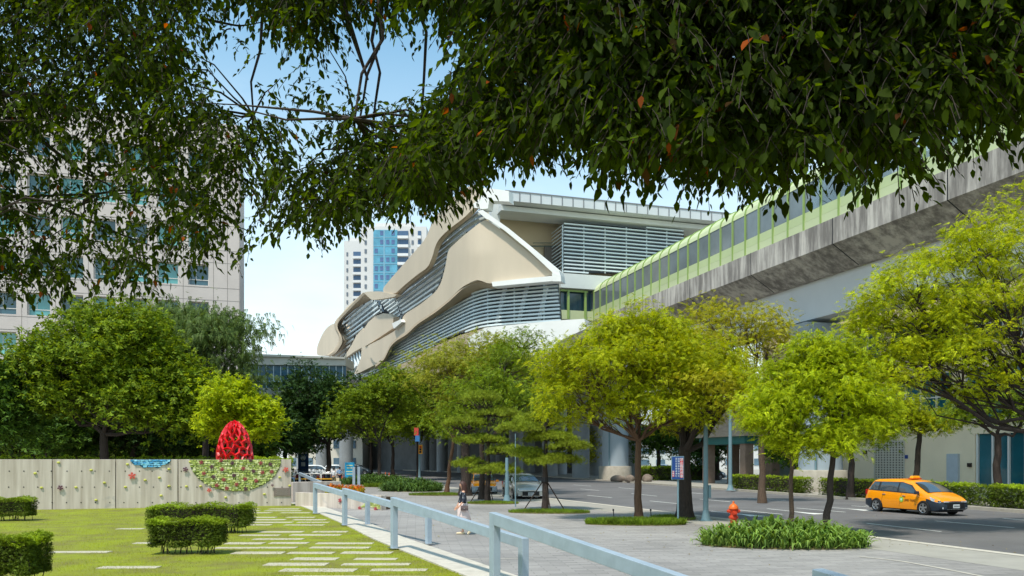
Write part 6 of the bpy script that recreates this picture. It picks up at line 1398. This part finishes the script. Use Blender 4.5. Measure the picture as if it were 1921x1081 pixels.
# staked pines: flat layers of needles
def pine(label, px, py, layers, r, h, stakes=((-1.0,.1),(.95,.2),(.25,-.6)), hs_=1.45):
    b = G(px, py); D = b[1]; t = thing('pine_tree', label, 'pine tree', b, 0, 'staked pines on the plaza'); m = MB(); tp = curve(b-[0,0,.05], b+[.05,0,h], 0, 8, .012); m.tube(tp, np.linspace(r*1.1, r*.35, 8), 10)
    Ps = []
    for x, y, rx, ry, dd in layers:
        rx *= .84; x = px+(x-px)*.9
        c = W(x, y, D+dd); s = D/FP; k = int(rx*ry*.08)+10; a = rng.uniform(0, 6.28, k); q = np.sqrt(rng.random(k)); P = np.c_[c[0]+rx*s*q*np.cos(a), c[1]+rx*.8*s*q*np.sin(a), c[2]+ry*s*.55*(1-q*q)-.1*q+rng.normal(0,.05,k)]
        Ps.append(P); st = np.array([np.interp(c[2]-.15, tp[:,2], tp[:,i]) for i in range(3)])
        for p in P[::3]: m.tube(curve(st, p, -.02, 4, .05), [.045,.03,.018,.008], 4, cap=False)
    m.build('trunk', MT['bark_dark'], t, smooth=True, world=True, normals=False)
    C = np.vstack(Ps); idx = np.repeat(np.arange(len(C)), 46); Q = C[idx]+rng.normal(size=(len(idx),3))*[.17,.17,.07]
    V, F = scatter(Q, rng.uniform(.08,.15,len(Q)), 'needle', pitch=rng.normal(-1.2,.5,len(Q))); fastmesh('needles', V, F, LM['pine'], t)
    for dx, dy in stakes:
        s_ = thing('support_stake', 'dark wooden prop leaning on the trunk of the pine', 'stake', (b[0]+dx, b[1]+dy, 0), 0, 'props leaning on the pines'); m = MB(); m.tube([(0,0,-.02),(-dx*.96,-dy*.96,hs_)], .028, 7); 
        bpy.data.objects.remove(s_); o = m.build('support_stake', MT['bark_dark'], None); o.location = (b[0]+dx, b[1]+dy, 0)
        side = 'left' if dx < -.3 else ('right' if dx > .5 else ('front' if dy < 0 else 'rear')); tag(o, 'dark wooden prop on the %s side of the %s' % (side, 'nearer staked pine' if py > 950 else 'farther staked pine'), 'stake', 'props leaning on the staked pines')
    m = MB(); m.tube([b+[-.0,-.0,hs_-.12], b+[0,0,hs_+.1]], r*1.05, 10); m.build('tie', MT['dark'], t, world=True)
pine('staked pine with cloud-like layers nearer to the camera', 1022, 957, [(1040,862,62,14,0),(985,850,40,12,.4),(1075,835,40,10,-.3),(1030,820,54,14,.2),(970,800,44,12,-.3),(1010,785,50,12,.3),(1030,750,30,10,0)], .17, 3.9)
pine('staked pine with cloud-like layers farther from the camera', 914, 941, [(930,880,58,13,0),(880,868,36,10,.3),(960,845,44,12,-.3),(900,825,60,14,.3),(870,790,44,14,0),(930,775,54,14,.2),(900,745,40,14,0)], .16, 4.9, stakes=((-.95,.1),(.35,-.3),(.2,.5)))

# ================= OVERHEAD CANOPY =================
def bottom(x): return np.interp(x, [-400,0,100,200,260,300,400,440,455,480,560,600,640,690,760,810,830,900,960,1000,1030,1060,1100,1150,1180,1220,1270,1300,1340,1400,1440,1490,1540,1600,1640,1690,1730,1780,1830,1860,1921,2400],
                                   [560,565,575,540,600,545,520,470,485,500,478,462,450,420,402,425,388,330,345,362,330,318,325,362,380,372,322,380,392,372,345,385,345,318,372,396,318,300,330,245,262,300])
HOLES = [(455,95,60,62,.97),(420,50,50,26,.7),(590,185,66,60,.85),(520,215,46,30,.5),(670,80,60,40,.6),(735,100,86,54,.95),(800,85,76,44,.95),(845,60,46,30,.5),(700,150,50,34,.55),(560,160,40,50,.6),
         (640,130,40,50,.6),(1000,345,60,22,.9),(1070,300,50,20,.5),(470,400,36,60,.75),(500,450,60,40,.8),(1290,330,40,26,.4),(1580,40,60,20,.2),(1850,30,50,30,.55),(160,300,60,26,.5),(130,350,70,40,.55),(60,410,60,40,.65),(400,330,50,30,.4),(250,400,30,60,.4),(100,300,60,30,.5),(350,470,30,60,.45),(210,440,70,36,.65),
         (300,480,70,40,.55),(150,480,70,34,.5),(60,480,50,40,.5),(360,540,60,40,.7),(415,440,40,60,.6),(30,300,40,30,.5),(230,330,60,30,.4),(330,420,40,30,.35),(90,540,60,26,.6),(960,200,30,20,.25),(930,150,40,20,.3),(1600,325,50,24,.5),(1790,262,50,34,.6),(1885,225,40,40,.5)]
def dens(x, y):
    d = np.ones_like(x)
    for cx, cy, rx, ry, s in HOLES:
        e = ((x-cx)/rx)**2+((y-cy)/ry)**2; d *= 1-s*np.clip(1.5-e, 0, 1)
    return d
def canopy(label, x0, x1, n, trunk, seed, Dn, Df, hand):
    r = np.random.default_rng(seed); t = thing('tree', label, 'tree', (trunk[0], trunk[1], 0))
    x = r.uniform(x0, x1, n*3); yb = bottom(x)+26*np.sin(x*.071+seed)*.6+18*np.sin(x*.163+2*seed)*.6-6; y = yb-4-np.abs(r.normal(0, 1, n*3))*60-r.random(n*3)**.8*(yb+320)*(r.random(n*3) < .86); pk = r.random(n*3) < np.minimum.reduce([dens(x, y), dens(x, y-55), dens(x, y-115), dens(x-50, y-50), dens(x+50, y-50)]); cl = .5+.5*np.sin(x*.043+2*np.sin(y*.031+seed))*np.sin(y*.052+2*np.sin(x*.027)); pk &= r.random(n*3) < np.where(x < 900, .35+.75*cl, .6+.5*cl); pk &= y > -420
    pk &= ~((y < 0) & (r.random(n*3) < .45)); x, y = x[pk][:n], y[pk][:n]; k = len(x)
    near = np.interp(x, [0, 450, 800, 1100, 1921], [.75, .55, .4, .1, 0.0]); D = Dn+(Df-Dn)*np.clip(near*.9+r.random(k)**1.3*.6, 0, 1.1)
    yaw = r.uniform(0, 6.28, k); ln = r.uniform(.2, .36, k); hang = np.minimum((ln*.75+.09)/D*FP, 400); y = y-hang+18   # the tip of the hanging twig is what meets the outline
    P0 = np.stack([(x-CX)/FP*D, D, EYE+(HY-y)/FP*D], 1)
    # each twig: a short drooping stem with alternate leaves
    nl = 10; sc_l = r.choice([.044, .058, .078], k, p=[.35,.4,.25]); Q = []; Yw = []; Pt = []; Sz = []
    tt = np.linspace(.05, 1, nl); 
    for i in range(nl):
        u = tt[i]; hx = np.cos(yaw)*ln*u*.8; hy = np.sin(yaw)*ln*u*.8; dz = -ln*u*u*.75
        Q.append(P0+np.stack([hx, hy, dz], 1)+r.normal(0, .008, (k, 3))); Yw.append(yaw+(1 if i % 2 else -1)*r.uniform(.5, 1.1, k)*(0 if i == nl-1 else 1)); Pt.append(.35+.75*u+r.normal(0, .42, k)); Sz.append(sc_l*r.uniform(.7, 1.15, k)*(1.1-.3*abs(u-.55)))
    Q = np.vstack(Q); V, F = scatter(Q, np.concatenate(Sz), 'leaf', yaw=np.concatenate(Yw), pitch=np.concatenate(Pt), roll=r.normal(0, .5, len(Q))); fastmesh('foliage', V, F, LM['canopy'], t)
    # twig stems as thin strips
    us = [0, .35, .7, 1.0]; pts = [P0+np.stack([np.cos(yaw)*ln*u*.8, np.sin(yaw)*ln*u*.8, -ln*u*u*.75], 1) for u in us]; w = .0022
    VV = []; 
    for p in pts: VV += [p+[w,0,0], p-[w*.5,w,0], p-[w*.5,-w,0]]
    VV = np.stack(VV, 1); nv = VV.shape[1]; fl = []
    for s in range(3):
        for a in range(3): fl.append([s*3+a, s*3+(a+1) % 3, s*3+3+(a+1) % 3, s*3+3+a])
    FF = np.array(fl)[None]+(np.arange(k)*nv)[:,None,None]; fastmesh('twigs', VV.reshape(-1,3), FF.reshape(-1,4), MT['bark_dark'], t)
    # trunk outside the picture and limbs into the foliage
    tr = np.array([trunk[0], trunk[1], 0.]); m = MB(); top = tr+[0,0,4.6]; m.tube(curve(tr-[0,0,.1], top, 0, 8, .01), np.linspace(.24, .12, 8), 12); m.build('trunk', MT['bark_dark'], t, smooth=True, world=True)
    m = MB()
    for L_ in hand:
        p = [W(a, b, d) for a, b, d in L_[0]]; m.tube(resamp(np.array([top]+p), 16) if L_[2] else smooth_line(p, 14, 2), np.linspace(L_[1], L_[1]*.25, 16 if L_[2] else 14), 7)
    sel = r.permutation(k)[:260]; hubs = P0[r.permutation(k)[:26]]
    for h in hubs:
        hp = CX+h[0]/h[1]*FP
        st = top-[0,0,.3] if (hp < 330 or hp > 1100) else h+np.array([r.uniform(-.5,.5), r.uniform(0,.5), 2.6])
        m.tube(curve(st, h+[0,0,.25], .03, 9, .02), np.linspace(.026, .008, 9), 6)
    for i in sel:
        h = hubs[np.argmin(np.linalg.norm(hubs-P0[i], axis=1))]; m.tube(curve(h+[0,0,.25], P0[i], .05, 5, .04), [.012,.01,.007,.005,.003], 4, cap=False)
    m.build('branches', MT['bark_dark'], t, smooth=True, world=True, normals=False); return t
canopy('overhanging tree whose dark leafy branches fill the upper left of the view', -350, 900, 9800, (-8.2, 7.6), 5, 3.8, 7.5,
       [([(-40,-260,7.4),(300,-300,7),(900,-320,6)], .07, True), ([(120,-160,7),(230,140,7.2),(340,330,7.4),(400,420,7.6)], .03, False), ([(620,-60,6),(660,60,6),(690,150,6)], .035, False), ([(-60,355,8),(90,378,8),(200,430,8),(280,460,8)], .035, True), ([(0,175,6.5),(120,180,6.8)], .03, False), ([(60,250,7),(150,320,7.2),(230,360,7.4)], .02, False), ([(330,370,8),(230,360,8),(120,395,8)], .012, False), ([(380,35,7),(450,50,7),(500,40,7)], .014, False)])
canopy('overhanging tree whose drooping leaves hang across the upper right of the view', 760, 2350, 12500, (8.4, 4.2), 9, 3.1, 6.4,
       [([(1990,-60,4),(1890,20,4.2),(1790,30,4.5)], .045, True), ([(1500,-200,4.5),(1350,60,4.8),(1200,200,5)], .04, True), ([(1700,-100,4.2),(1600,150,4.4),(1450,260,4.6)], .03, False)])
